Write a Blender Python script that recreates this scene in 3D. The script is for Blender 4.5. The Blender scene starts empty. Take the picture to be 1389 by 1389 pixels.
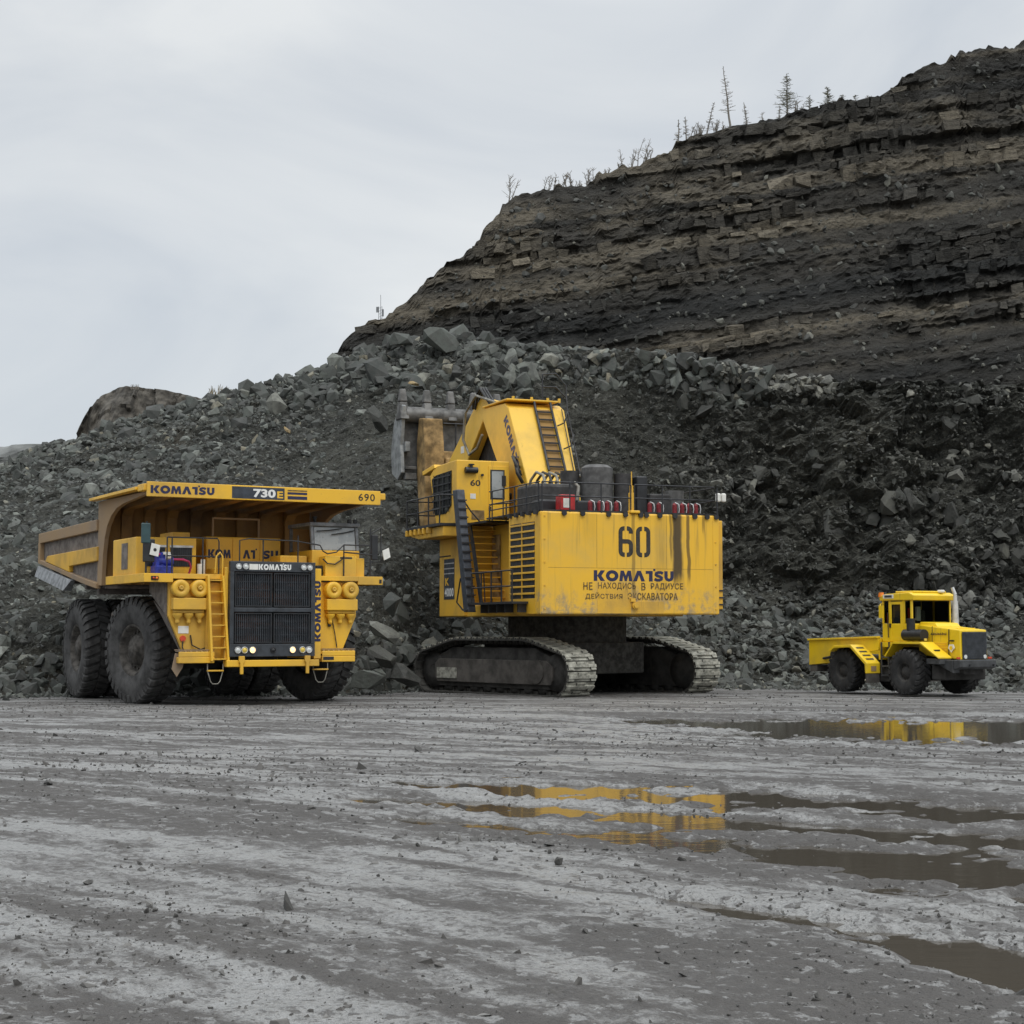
import bpy, bmesh, math, random
import numpy as np
from mathutils import Vector, Matrix

random.seed(7)
rng = np.random.default_rng(7)
SC = bpy.context.scene
COL = SC.collection
R = math.radians

# ------------------------------------------------------------------ camera
FPX, HALF, HORIZON, CAMZ = 2250.0, 694.5, 850.0, 1.6
PITCH = math.atan((HORIZON - HALF) / FPX)
cam_data = bpy.data.cameras.new('camera')
cam = bpy.data.objects.new('camera', cam_data)
COL.objects.link(cam)
cam.location = (0, 0, CAMZ)
cam.rotation_euler = (R(90) + PITCH, 0, 0)
cam_data.sensor_width = 36
cam_data.lens = 36 * FPX / 1389
cam_data.clip_start = 0.1
cam_data.clip_end = 6000
SC.camera = cam

# ------------------------------------------------------------------ sky, sun, exposure
SUN_EL, SUN_AZ = 52, 205          # a veiled sun, behind and a little left of the camera's right shoulder
world = bpy.data.worlds.new('World')
SC.world = world
world.use_nodes = True
wn = world.node_tree
wn.nodes.clear()
def wnode(t, **kw):
    n = wn.nodes.new(t)
    for k, v in kw.items():
        setattr(n, k, v)
    return n
w_out = wnode('ShaderNodeOutputWorld')
w_sky = wnode('ShaderNodeTexSky')
w_sky.sky_type = 'NISHITA'
w_sky.sun_disc = False
w_sky.sun_elevation = R(SUN_EL)
w_sky.sun_rotation = R(SUN_AZ)
w_bg1 = wnode('ShaderNodeBackground')
w_bg1.inputs['Strength'].default_value = 0.10
w_tc = wnode('ShaderNodeTexCoord')
w_sep = wnode('ShaderNodeSeparateXYZ')
w_map = wnode('ShaderNodeMapping')
w_map.inputs['Scale'].default_value = (2.6, 2.6, 6.0)
w_noise = wnode('ShaderNodeTexNoise')
w_noise.inputs['Scale'].default_value = 1.3
w_noise.inputs['Detail'].default_value = 6
w_noise.inputs['Roughness'].default_value = 0.5
w_noise.inputs['Distortion'].default_value = 0.6
w_ramp = wnode('ShaderNodeValToRGB')
w_ramp.color_ramp.elements[0].position = 0.32
w_ramp.color_ramp.elements[0].color = (0.525, 0.56, 0.60, 1)
w_ramp.color_ramp.elements[1].position = 0.66
w_ramp.color_ramp.elements[1].color = (0.715, 0.73, 0.73, 1)
w_el = wnode('ShaderNodeMapRange')
w_el.interpolation_type = 'SMOOTHSTEP'
for k, v in (('From Min', 0.3), ('From Max', 1.0), ('To Min', 1.0), ('To Max', 2.6)):
    w_el.inputs[k].default_value = v
w_bg2 = wnode('ShaderNodeBackground')
w_mix = wnode('ShaderNodeMixShader')
w_mix.inputs[0].default_value = 0.88
L = wn.links.new
L(w_tc.outputs['Generated'], w_map.inputs['Vector'])
L(w_map.outputs[0], w_noise.inputs['Vector'])
L(w_noise.outputs['Fac'], w_ramp.inputs[0])
L(w_tc.outputs['Generated'], w_sep.inputs[0])
L(w_sep.outputs['Z'], w_el.inputs['Value'])
L(w_ramp.outputs[0], w_bg2.inputs['Color'])
L(w_el.outputs[0], w_bg2.inputs['Strength'])
L(w_sky.outputs[0], w_bg1.inputs['Color'])
L(w_bg1.outputs[0], w_mix.inputs[1])
L(w_bg2.outputs[0], w_mix.inputs[2])
L(w_mix.outputs[0], w_out.inputs['Surface'])

sun_data = bpy.data.lights.new('sun', 'SUN')
sun_data.energy = 1.0
sun_data.angle = R(35)
sun_data.color = (1.0, 0.97, 0.92)
sun = bpy.data.objects.new('sun', sun_data)
COL.objects.link(sun)
sdir = Vector((math.sin(R(25)) * math.cos(R(SUN_EL)), -math.cos(R(25)) * math.cos(R(SUN_EL)), math.sin(R(SUN_EL))))
sun.rotation_euler = sdir.to_track_quat('Z', 'Y').to_euler()
sun.location = (20, -30, 60)

SC.view_settings.view_transform = 'Standard'
SC.view_settings.look = 'None'
SC.view_settings.exposure = 0.22
SC.view_settings.gamma = 1.0
SC.view_settings.use_curve_mapping = False

# ------------------------------------------------------------------ helpers
def at(px, py, Y):
    """the place at depth Y that the camera sees at a photograph pixel"""
    c, s = math.cos(PITCH), math.sin(PITCH)
    a, b = (px - HALF) / FPX, (HALF - py) / FPX
    d = Vector((a, c - b * s, s + b * c))
    return Vector((0, 0, CAMZ)) + d * (Y / d.y)

def lattice(ix, iy, seed):
    h = (ix.astype(np.int64) * 374761393 + iy.astype(np.int64) * 668265263 + seed * 974711) & 0xffffffff
    h = ((h ^ (h >> 13)) * 1274126177) & 0xffffffff
    h = h ^ (h >> 16)
    return (h & 0xffff) / 65535.0

def vnoise(x, y, seed=0):
    x = np.asarray(x, float); y = np.asarray(y, float)
    ix, iy = np.floor(x), np.floor(y)
    fx, fy = x - ix, y - iy
    fx = fx * fx * (3 - 2 * fx); fy = fy * fy * (3 - 2 * fy)
    a = lattice(ix, iy, seed); b = lattice(ix + 1, iy, seed)
    c = lattice(ix, iy + 1, seed); d = lattice(ix + 1, iy + 1, seed)
    return (a * (1 - fx) + b * fx) * (1 - fy) + (c * (1 - fx) + d * fx) * fy

def fbm(x, y, seed=0, oct=4, gain=0.5):
    t, amp, f, n = 0.0, 1.0, 1.0, 0.0
    for o in range(oct):
        t = t + amp * (vnoise(x * f + 17.3 * o, y * f - 9.1 * o, seed + o) - 0.5)
        n += amp; amp *= gain; f *= 2.03
    return t / n * 2

def smooth(e0, e1, x):
    t = np.clip((x - e0) / (e1 - e0), 0, 1)
    return t * t * (3 - 2 * t)

def arr_mesh(name, V, F):
    """mesh from an (n,3) vertex array and an (m,k) face array"""
    V = np.ascontiguousarray(V, dtype=np.float32); F = np.ascontiguousarray(F, dtype=np.int32)
    me = bpy.data.meshes.new(name)
    me.vertices.add(len(V)); me.vertices.foreach_set('co', V.ravel())
    k = F.shape[1]
    me.loops.add(F.size); me.loops.foreach_set('vertex_index', F.ravel())
    me.polygons.add(len(F))
    me.polygons.foreach_set('loop_start', np.arange(0, F.size, k, dtype=np.int32))
    me.polygons.foreach_set('loop_total', np.full(len(F), k, dtype=np.int32))
    me.update(calc_edges=True)
    me.shade_flat()
    return me

def grid_faces(nr, nc):
    i = np.arange(nr - 1)[:, None] * nc + np.arange(nc - 1)[None, :]
    i = i.ravel()
    return np.stack([i, i + 1, i + nc + 1, i + nc], 1)

def tag(o, label=None, cat=None, group=None, kind=None):
    for k, v in (('label', label), ('category', cat), ('group', group), ('kind', kind)):
        if v:
            o[k] = v
    return o

def link(name, me, mat=None, parent=None):
    o = bpy.data.objects.new(name, me)
    COL.objects.link(o)
    if mat is not None and me is not None and not me.materials:
        me.materials.append(mat)
    if parent is not None:
        o.parent = parent
    return o

def empty(name, loc, rz=0.0):
    o = bpy.data.objects.new(name, None)
    o.empty_display_size = 0.5
    COL.objects.link(o)
    o.location = loc
    o.rotation_euler = (0, 0, R(rz))
    return o

class MB:
    """collects shapes, then links them as one mesh object"""
    def __init__(s):
        s.v, s.f, s.sm = [], [], []
    def _add(s, vs, fs, smooth=False):
        b = len(s.v)
        s.v += [tuple(p) for p in vs]
        for f in fs:
            s.f.append(tuple(i + b for i in f)); s.sm.append(smooth)
        return s
    def hexa(s, p):                                   # p: bottom 4 (ccw from above), top 4
        return s._add(p, [(3, 2, 1, 0), (4, 5, 6, 7), (0, 1, 5, 4), (1, 2, 6, 5), (2, 3, 7, 6), (3, 0, 4, 7)])
    def box(s, x0, x1, y0, y1, z0, z1):
        return s.hexa([(x0, y0, z0), (x1, y0, z0), (x1, y1, z0), (x0, y1, z0), (x0, y0, z1), (x1, y0, z1), (x1, y1, z1), (x0, y1, z1)])
    def prism(s, poly, axis, a0, a1):
        n = len(poly)
        def P(p, a):
            return {'x': (a, p[0], p[1]), 'y': (p[0], a, p[1]), 'z': (p[0], p[1], a)}[axis]
        vs = [P(p, a0) for p in poly] + [P(p, a1) for p in poly]
        area = sum(poly[i][0] * poly[(i + 1) % n][1] - poly[(i + 1) % n][0] * poly[i][1] for i in range(n))
        flip = (area > 0) == (axis == 'y')
        if a1 < a0: flip = not flip
        fs = [tuple(range(n))[::-1], tuple(range(n, 2 * n))] + [(i, (i + 1) % n, (i + 1) % n + n, i + n) for i in range(n)]
        if flip:
            fs = [f[::-1] for f in fs]
        return s._add(vs, fs)
    def cyl(s, p0, p1, r0, r1=None, n=16, caps=True):
        r1 = r0 if r1 is None else r1
        p0, p1 = Vector(p0), Vector(p1)
        d = (p1 - p0).normalized()
        u = d.orthogonal().normalized(); w = d.cross(u)
        c0 = [p0 + (u * math.cos(t) + w * math.sin(t)) * r0 for t in [2 * math.pi * i / n for i in range(n)]]
        c1 = [p1 + (u * math.cos(t) + w * math.sin(t)) * r1 for t in [2 * math.pi * i / n for i in range(n)]]
        s._add(c0 + c1, [(i, (i + 1) % n, (i + 1) % n + n, i + n) for i in range(n)], True)
        if caps:
            s._add(c0, [tuple(range(n))[::-1]]); s._add(c1, [tuple(range(n))])
        return s
    def tube(s, pts, r, n=6):
        pts = [Vector(p) for p in pts]
        rings = []
        u = None
        for i, p in enumerate(pts):
            d = (pts[min(i + 1, len(pts) - 1)] - pts[max(i - 1, 0)]).normalized()
            if u is None:
                u = d.orthogonal().normalized()
            else:
                u = (u - d * u.dot(d)).normalized()
            w = d.cross(u)
            rings.append([p + (u * math.cos(2 * math.pi * k / n) + w * math.sin(2 * math.pi * k / n)) * r for k in range(n)])
        vs = [q for rg in rings for q in rg]
        fs = [(i * n + k, i * n + (k + 1) % n, (i + 1) * n + (k + 1) % n, (i + 1) * n + k) for i in range(len(pts) - 1) for k in range(n)]
        s._add(vs, fs, True)
        s._add(rings[0], [tuple(range(n))[::-1]]); s._add(rings[-1], [tuple(range(n))])
        return s
    def lathe(s, prof, n=40, axis='x', c=(0, 0, 0), flat=False):   # prof: (radius, along) pairs
        vs, m = [], len(prof)
        for i in range(n):
            t = 2 * math.pi * i / n
            for r, a in prof:
                p = {'x': (a, r * math.cos(t), r * math.sin(t)), 'y': (r * math.sin(t), a, r * math.cos(t)), 'z': (r * math.cos(t), r * math.sin(t), a)}[axis]
                vs.append((p[0] + c[0], p[1] + c[1], p[2] + c[2]))
        fs = [(i * m + k, i * m + k + 1, ((i + 1) % n) * m + k + 1, ((i + 1) % n) * m + k) for i in range(n) for k in range(m - 1)]
        return s._add(vs, fs, not flat)
    def build(s, name, mat, parent=None, bevel=0.0, loc=None, rz=None, label=None):
        me = bpy.data.meshes.new(name)
        me.from_pydata(s.v, [], s.f)
        me.polygons.foreach_set('use_smooth', s.sm)
        me.update()
        o = link(name, me, mat, parent)
        if bevel:
            m = o.modifiers.new('bevel', 'BEVEL'); m.width = bevel; m.segments = 2; m.limit_method = 'ANGLE'; m.angle_limit = R(50)
        if loc is not None: o.location = loc
        if rz is not None: o.rotation_euler = (0, 0, R(rz))
        if label: o['label'] = label
        return o

def lettering(body, mat, parent, O, U, V, w, h, bold=0.0, thick=0.006, name='lettering', space=1.0):
    """text stretched to w x h, its lower left corner at O, along U, upright along V"""
    cu = bpy.data.curves.new('text', 'FONT')
    cu.body = body; cu.size = 1.0; cu.offset = bold; cu.extrude = 0.5; cu.space_character = space; cu.resolution_u = 3
    t = bpy.data.objects.new('text', cu)
    COL.objects.link(t)
    dg = bpy.context.evaluated_depsgraph_get()
    me = bpy.data.meshes.new_from_object(t.evaluated_get(dg))
    bpy.data.objects.remove(t); bpy.data.curves.remove(cu)
    co = np.empty(len(me.vertices) * 3, dtype=np.float32); me.vertices.foreach_get('co', co); co = co.reshape(-1, 3)
    lo, hi = co.min(0), co.max(0)
    q = (co - lo) / np.maximum(hi - lo, 1e-6)
    O, U, V = np.array(O, float), np.array(U, float), np.array(V, float)
    Nn = np.cross(U, V)
    co = O + q[:, :1] * U * w + q[:, 1:2] * V * h + (q[:, 2:3] - 0.3) * Nn * thick
    me.vertices.foreach_set('co', co.astype(np.float32).ravel()); me.update()
    me.name = name; me.materials.clear()
    return link(name, me, mat, parent)

def stroke(path, th):
    qs = []
    n = len(path); L_, R_ = [], []
    for i, p in enumerate(path):
        a, b = path[max(i - 1, 0)], path[min(i + 1, n - 1)]
        dx, dy = b[0] - a[0], b[1] - a[1]; l = math.hypot(dx, dy)
        L_.append((p[0] - dy / l * th / 2, p[1] + dx / l * th / 2)); R_.append((p[0] + dy / l * th / 2, p[1] - dx / l * th / 2))
    for i in range(n - 1): qs.append([R_[i], R_[i + 1], L_[i + 1], L_[i]])
    return qs
def ring(cx, cy, ro, ry, t, n=18):
    qs = []
    for i in range(n):
        a, b = 2 * math.pi * i / n, 2 * math.pi * (i + 1) / n
        qs.append([(cx + ro * math.cos(a), cy + ry * math.sin(a)), (cx + ro * math.cos(b), cy + ry * math.sin(b)), (cx + (ro - t) * math.cos(b), cy + (ry - t) * math.sin(b)), (cx + (ro - t) * math.cos(a), cy + (ry - t) * math.sin(a))])
    return qs
GLY = {'K': (.98, [[(0, 0), (.30, 0), (.30, 1), (0, 1)], [(.301, .5), (.60, 1), (.97, 1), (.66, .5), (.97, 0), (.60, 0)]]),
       'O': (1.10, ring(.55, .5, .55, .53, .31)),
       'M': (1.15, [[(0, 0), (.29, 0), (.35, .55), (.40, 1), (.12, 1)], [(.40, 1), (.35, .55), (.48, 0), (.66, 0), (.80, .55), (.74, 1), (.57, .52)], [(.74, 1), (.80, .55), (.86, 0), (1.15, 0), (1.03, 1)]]),
       'A': (1.05, [[(0, 0), (.33, 0), (.525, .60), (.525, 1), (.36, 1)], [(.525, 1), (.525, .60), (.72, 0), (1.05, 0), (.69, 1)]]),
       'T': (.66, [[(0, .73), (.62, .73), (.62, 1), (0, 1)], [(.29, 0), (.61, 0), (.61, .729), (.29, .729)], [(.68, 1.0), (.86, 1.0), (.86, 1.2), (.68, 1.2)]]),
       'S': (.86, stroke([(.80, .76), (.62, .87), (.40, .87), (.20, .79), (.17, .65), (.30, .55), (.55, .46), (.69, .36), (.67, .21), (.48, .13), (.26, .13), (.05, .24)], .27)),
       'U': (.84, stroke([(.15, 1), (.15, .40), (.22, .22), (.42, .14), (.62, .22), (.69, .40), (.69, 1)], .29))}
def logo(body, mat, parent, O, U, V, w, h, thick=0.006):
    """heavy block letters, drawn as polygons"""
    O, U, V = Vector(O), Vector(U), Vector(V); N_ = U.cross(V)
    tot = sum(GLY[c][0] for c in body) + .07 * (len(body) - 1)
    m = MB(); x = 0.0; k = w / tot
    for c in body:
        for poly in GLY[c][1]:
            n = len(poly)
            ar = sum(poly[i][0] * poly[(i + 1) % n][1] - poly[(i + 1) % n][0] * poly[i][1] for i in range(n))
            if ar < 0: poly = poly[::-1]
            vs = [O + U * ((x + p[0]) * k) + V * (p[1] * h) + N_ * (thick * .7) for p in poly] + [O + U * ((x + p[0]) * k) + V * (p[1] * h) - N_ * (thick * .3) for p in poly]
            m._add(vs, [tuple(range(n)), tuple(range(n, 2 * n))[::-1]] + [(i + n, (i + 1) % n + n, (i + 1) % n, i) for i in range(n)])
        x += GLY[c][0] + .07
    return m.build('lettering', mat, parent)

# ------------------------------------------------------------------ materials
def base_mat(name, col=(0.5, 0.5, 0.5), rough=0.6, metal=0.0, spec=0.5):
    m = bpy.data.materials.new(name); m.use_nodes = True
    b = m.node_tree.nodes['Principled BSDF']
    b.inputs['Base Color'].default_value = (*col, 1); b.inputs['Roughness'].default_value = rough
    b.inputs['Metallic'].default_value = metal; b.inputs['Specular IOR Level'].default_value = spec
    return m, m.node_tree, b

class NT:
    def __init__(s, nt): s.nt = nt
    def n(s, t, ins=None, **kw):
        nd = s.nt.nodes.new(t)
        for k, v in kw.items(): setattr(nd, k, v)
        for k, v in (ins or {}).items():
            if isinstance(v, bpy.types.NodeSocket): s.nt.links.new(v, nd.inputs[k])
            else: nd.inputs[k].default_value = v
        return nd
    def link(s, a, b): s.nt.links.new(a, b)
    def coord(s, kind='Object', scale=(1, 1, 1)):
        tc = s.n('ShaderNodeTexCoord')
        mp = s.n('ShaderNodeMapping', {'Vector': tc.outputs[kind], 'Scale': scale})
        return mp.outputs[0]
    def noise(s, vec, scale=1.0, detail=4, rough=0.55, dist=0.0):
        return s.n('ShaderNodeTexNoise', {'Vector': vec, 'Scale': scale, 'Detail': detail, 'Roughness': rough, 'Distortion': dist}).outputs['Fac']
    def rng(s, v, a, b, c=0.0, d=1.0, sm=True):
        return s.n('ShaderNodeMapRange', {'Value': v, 'From Min': a, 'From Max': b, 'To Min': c, 'To Max': d}, interpolation_type='SMOOTHSTEP' if sm else 'LINEAR').outputs[0]
    def math(s, op, a, b=0.0): return s.n('ShaderNodeMath', {0: a, 1: b}, operation=op).outputs[0]
    def mix(s, fac, a, b):
        nd = s.n('ShaderNodeMix', data_type='RGBA')
        for k, v in ((0, fac), (6, a), (7, b)):
            if isinstance(v, bpy.types.NodeSocket): s.nt.links.new(v, nd.inputs[k])
            else: nd.inputs[k].default_value = v if not isinstance(v, tuple) else (*v, 1)[:4]
        return nd.outputs[2]
    def ramp(s, v, stops):
        nd = s.n('ShaderNodeValToRGB', {0: v})
        e = nd.color_ramp.elements
        while len(e) < len(stops): e.new(0.5)
        for el, (p, c) in zip(e, stops): el.position = p; el.color = (*c, 1)
        return nd.outputs[0]
    def bump(s, h, strength=0.3, dist=0.05):
        return s.n('ShaderNodeBump', {'Height': h, 'Strength': strength, 'Distance': dist}).outputs[0]

def paint(name, col, rough=0.42, dirt=0.35, dirtcol=(0.10, 0.085, 0.065), fade=0.12):
    """enamel with road film, runs and specks"""
    m, nt, b = base_mat(name, col, rough)
    t = NT(nt)
    co = t.coord('Object')
    big = t.noise(co, 0.55, 5, 0.6)
    runs = t.noise(t.coord('Object', (3.2, 3.2, 0.22)), 1.6, 4, 0.6)
    fine = t.noise(co, 9.0, 5, 0.65)
    c1 = t.mix(t.rng(big, 0.35, 0.7, 0.0, fade), col, tuple(min(1, c * 0.55 + 0.16) for c in col))
    film = t.rng(big, 0.42, 0.78, 0.0, dirt)
    run = t.rng(runs, 0.58, 0.80, 0.0, dirt * 1.3)
    spk = t.rng(fine, 0.60, 0.78, 0.0, dirt * 0.8)
    fac = t.math('MAXIMUM', t.math('MAXIMUM', film, run), spk)
    t.link(t.mix(fac, c1, dirtcol), b.inputs['Base Color'])
    t.link(t.rng(fac, 0.0, 0.5, rough, 0.75), b.inputs['Roughness'])
    t.link(t.bump(fine, 0.06, 0.02), b.inputs['Normal'])
    return m

def plain(name, col, rough=0.6, metal=0.0, var=0.35, scale=4.0, bump=0.15):
    m, nt, b = base_mat(name, col, rough, metal)
    t = NT(nt)
    n = t.noise(t.coord('Object'), scale, 5, 0.6)
    t.link(t.mix(t.rng(n, 0.3, 0.7), tuple(c * (1 - var) for c in col), tuple(min(1, c * (1 + var)) for c in col)), b.inputs['Base Color'])
    t.link(t.rng(n, 0.3, 0.7, min(1, rough + 0.1), max(0.05, rough - 0.1)), b.inputs['Roughness'])
    if bump: t.link(t.bump(n, bump, 0.03), b.inputs['Normal'])
    return m

YEL = (0.82, 0.47, 0.032)
MT = {}
MT['yellow'] = paint('yellow_enamel', YEL, 0.42, 0.40)
MT['yellow_dirty'] = paint('worn_yellow_enamel', (0.72, 0.41, 0.035), 0.5, 0.55)
MT['yellow_boom'] = paint('boom_yellow_enamel', (0.80, 0.49, 0.05), 0.45, 0.32)
MT['yellow_mud'] = plain('mud_caked_yellow', (0.27, 0.175, 0.070), 0.8, 0, 0.62, 1.7, 0.5)
MT['lemon'] = paint('lemon_enamel', (0.84, 0.57, 0.016), 0.38, 0.42)
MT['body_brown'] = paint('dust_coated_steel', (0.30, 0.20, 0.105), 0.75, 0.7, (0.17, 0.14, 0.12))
MT['shade_brown'] = paint('dirty_shade_brown_steel', (0.30, 0.165, 0.045), 0.7, 0.75, (0.045, 0.035, 0.028))  # dirty brown, darkened so the colour carries the shade under the canopy
MT['body_grey'] = plain('bare_dusty_steel', (0.15, 0.13, 0.115), 0.75)
MT['black'] = plain('black_paint', (0.018, 0.019, 0.021), 0.5)
MT['rail'] = plain('dark_rail_paint', (0.022, 0.023, 0.026), 0.5, bump=0)
MT['grille'] = plain('charcoal_frame_paint', (0.035, 0.04, 0.047), 0.45)
MT['grey'] = plain('grey_paint', (0.20, 0.21, 0.22), 0.55)
MT['slate'] = plain('slate_blue_paint', (0.035, 0.042, 0.055), 0.5)
MT['steel'] = plain('worn_bucket_steel', (0.115, 0.113, 0.108), 0.6, 0.3, 0.45, 2.0)
MT['steel_light'] = plain('polished_edge_steel', (0.24, 0.25, 0.25), 0.55, 0.3, 0.35, 2.5)
MT['under'] = plain('muddy_undercarriage', (0.038, 0.036, 0.033), 0.85, 0, 0.5, 2.0, 0.4)
MT['under_panel'] = plain('muddy_plate', (0.075, 0.068, 0.060), 0.85, 0, 0.4, 2.0, 0.4)
MT['shoe_dark'] = plain('mud_packed_track_steel', (0.045, 0.043, 0.038), 0.9, 0, 0.5, 5.0, 0.5)
MT['shoe'] = plain('clay_dusted_track_steel', (0.27, 0.265, 0.225), 0.8, 0, 0.5, 5.0, 0.5)
MT['rubber'] = plain('dusty_rubber', (0.045, 0.044, 0.043), 0.85, 0, 0.45, 3.0, 0.3)
MT['rubber_dark'] = plain('wet_dark_rubber', (0.022, 0.022, 0.022), 0.8, 0, 0.45, 3.0, 0.3)
MT['rim'] = plain('muddy_rim', (0.060, 0.054, 0.047), 0.85, 0, 0.5, 5.0, 0.4)
MT['white'] = plain('white_plate', (0.72, 0.71, 0.66), 0.5, 0, 0.1, 3, 0)
MT['white_letter'] = plain('white_letter_film', (0.75, 0.75, 0.72), 0.5, 0, 0.05, 3, 0)
MT['navy'] = plain('navy_letter_film', (0.018, 0.020, 0.065), 0.45, 0, 0.2, 6, 0)
MT['navy_faded'] = plain('faded_violet_letter_film', (0.085, 0.075, 0.13), 0.55, 0, 0.5, 6, 0)
MT['rust'] = paint('rusty_stained_yellow', (0.30, 0.17, 0.045), 0.75, 0.85, (0.06, 0.04, 0.025))
MT['soot'] = plain('black_stencil_paint', (0.030, 0.027, 0.022), 0.6, 0, 0.4, 8, 0)
MT['faded'] = plain('faded_brown_stencil', (0.13, 0.085, 0.03), 0.6, 0, 0.6, 9, 0)
MT['muffler'] = plain('heat_stained_steel', (0.085, 0.083, 0.08), 0.6)
MT['engine'] = plain('sooty_engine_paint', (0.034, 0.032, 0.031), 0.65)
MT['red_dull'] = plain('dull_red_paint', (0.20, 0.013, 0.018), 0.5, 0, 0.3, 4, 0)
MT['red'] = plain('red_paint', (0.42, 0.022, 0.022), 0.4, 0, 0.25, 4, 0)
MT['orange_lens'] = plain('amber_lens', (0.75, 0.20, 0.02), 0.25, 0, 0.1, 4, 0)
MT['red_lens'] = plain('red_lens', (0.55, 0.06, 0.02), 0.25, 0, 0.1, 4, 0)
MT['blue'] = plain('blue_enamel', (0.020, 0.035, 0.30), 0.4, 0, 0.4, 7)
MT['magenta'] = plain('magenta_hose', (0.45, 0.04, 0.13), 0.5, 0, 0.2, 4, 0)
MT['silver'] = plain('galvanised_strip', (0.55, 0.55, 0.54), 0.4, 0.4, 0.2, 4, 0)
MT['teal'] = plain('teal_mirror_shell', (0.03, 0.065, 0.07), 0.4, 0, 0.2, 4, 0)
MT['hose'] = plain('hose_rubber', (0.02, 0.02, 0.02), 0.55, 0, 0.3, 4, 0)
MT['hose_grey'] = plain('dusty_hose_sleeve', (0.22, 0.21, 0.18), 0.7, 0, 0.3, 4, 0)
MT['lens'] = plain('lamp_glass', (0.66, 0.68, 0.66), 0.15, 0, 0.1, 5, 0)
MT['lens_yellow'] = plain('fog_lamp_glass', (0.70, 0.52, 0.10), 0.15, 0, 0.1, 5, 0)
m, nt, b = base_mat('lit_lamp', (1, 0.8, 0.5), 0.3)
b.inputs['Emission Color'].default_value = (1.0, 0.50, 0.15, 1); b.inputs['Emission Strength'].default_value = 2.2
MT['lit'] = m
m, nt, b = base_mat('sky_pale_glass', (0.26, 0.28, 0.29), 0.12, 0, 0.8)  # pale grey base: bright sky reflection put into the glass colour
t = NT(nt); n = t.noise(t.coord('Object'), 1.4, 4, 0.6)
t.link(t.mix(t.rng(n, 0.3, 0.7), (0.23, 0.25, 0.26), (0.36, 0.38, 0.38)), b.inputs['Base Color'])
t.link(t.rng(n, 0.3, 0.7, 0.08, 0.35), b.inputs['Roughness'])
MT['glass_pale'] = m
m, nt, b = base_mat('dark_glass', (0.012, 0.014, 0.015), 0.05, 0, 0.6)
MT['glass'] = m
m, nt, b = base_mat('tinted_clear_glass', (0.32, 0.36, 0.34), 0.02, 0, 0.5)
b.inputs['Transmission Weight'].default_value = 1.0; b.inputs['IOR'].default_value = 1.05
MT['glass_clear'] = m
# radiator core: dark fins with a reddish bloom of dust
m, nt, b = base_mat('radiator_core', (0.03, 0.03, 0.03), 0.7)
t = NT(nt); n = t.noise(t.coord('Object', (1, 1, 2.6)), 1.3, 4, 0.55); n2 = t.noise(t.coord('Object'), 14, 3, 0.6)
t.link(t.mix(t.math('MULTIPLY', t.rng(n, 0.42, 0.62), t.rng(n2, 0.3, 0.7, 0.4, 1)), (0.014, 0.020, 0.026), (0.13, 0.050, 0.024)), b.inputs['Base Color'])
MT['core'] = m
# counterweight: enamel with soot runs from the exhausts and scuffed lower edge
m, nt, b = base_mat('counterweight_enamel', YEL, 0.45)
t = NT(nt); co = t.coord('Object'); sx = t.n('ShaderNodeSeparateXYZ', {0: co})
big = t.noise(co, 0.6, 5, 0.6); fine = t.noise(co, 7, 5, 0.65); runs = t.noise(t.coord('Object', (4.0, 4.0, 0.16)), 1.5, 4, 0.6)
edge = t.noise(t.coord('Object', (2.5, 2.5, 0.5)), 1.8, 4, 0.65)
wob = t.math('MULTIPLY', t.math('SUBTRACT', t.noise(t.coord('Object', (0.2, 0.2, 0.55)), 1.4, 3, 0.5), 0.5), 0.30)
xx = t.math('ADD', sx.outputs['X'], wob)
def run(cx, w, z_end):
    d = t.math('ABSOLUTE', t.math('SUBTRACT', xx, cx))
    a = t.rng(d, w * 0.6, w * 1.25, 1, 0)
    z = t.rng(t.math('ADD', sx.outputs['Z'], t.math('MULTIPLY', edge, 0.9)), z_end, z_end + 0.7, 0, 1)
    return t.math('MULTIPLY', a, z)
soot = None
for cx, w, ze, k in ((1.86, 0.20, 4.2, 0.92), (2.30, 0.07, 4.2, 0.75), (1.60, 0.05, 5.0, 0.6), (2.95, 0.06, 5.9, 0.55), (0.12, 0.07, 3.5, 0.5), (-1.6, 0.3, 5.6, 0.12), (1.2, 0.25, 3.6, 0.15)):
    r_ = t.math('MULTIPLY', run(cx, w, ze), k)
    soot = r_ if soot is None else t.math('MAXIMUM', soot, r_)
film = t.rng(big, 0.42, 0.75, 0, 0.42)
rn = t.rng(runs, 0.53, 0.72, 0, 0.50)
pat = t.math('MULTIPLY', t.math('MULTIPLY', t.rng(xx, -1.5, -1.25, 0, 1), t.rng(xx, .0, .3, 1, 0)), t.rng(t.math('ADD', sx.outputs['Z'], t.math('MULTIPLY', edge, 0.5)), 4.15, 4.45, 1, 0))
low = t.math('MULTIPLY', t.rng(t.math('ADD', sx.outputs['Z'], t.math('MULTIPLY', t.math('SUBTRACT', edge, 0.5), 2.6)), 3.0, 4.0, 1, 0), t.rng(t.noise(co, 2.2, 6, 0.7), 0.42, 0.62, 0.05, 0.9))
c0 = t.mix(film, YEL, (0.50, 0.36, 0.12))
c0 = t.mix(rn, c0, (0.25, 0.16, 0.05))
c0 = t.mix(t.math('MULTIPLY', pat, 0.45), c0, (0.36, 0.28, 0.15))
c0 = t.mix(low, c0, (0.30, 0.245, 0.165))
c0 = t.mix(soot, c0, (0.035, 0.028, 0.022))
t.link(c0, b.inputs['Base Color'])
t.link(t.rng(t.math('MAXIMUM', soot, low), 0, 0.6, 0.42, 0.8), b.inputs['Roughness'])
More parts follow.
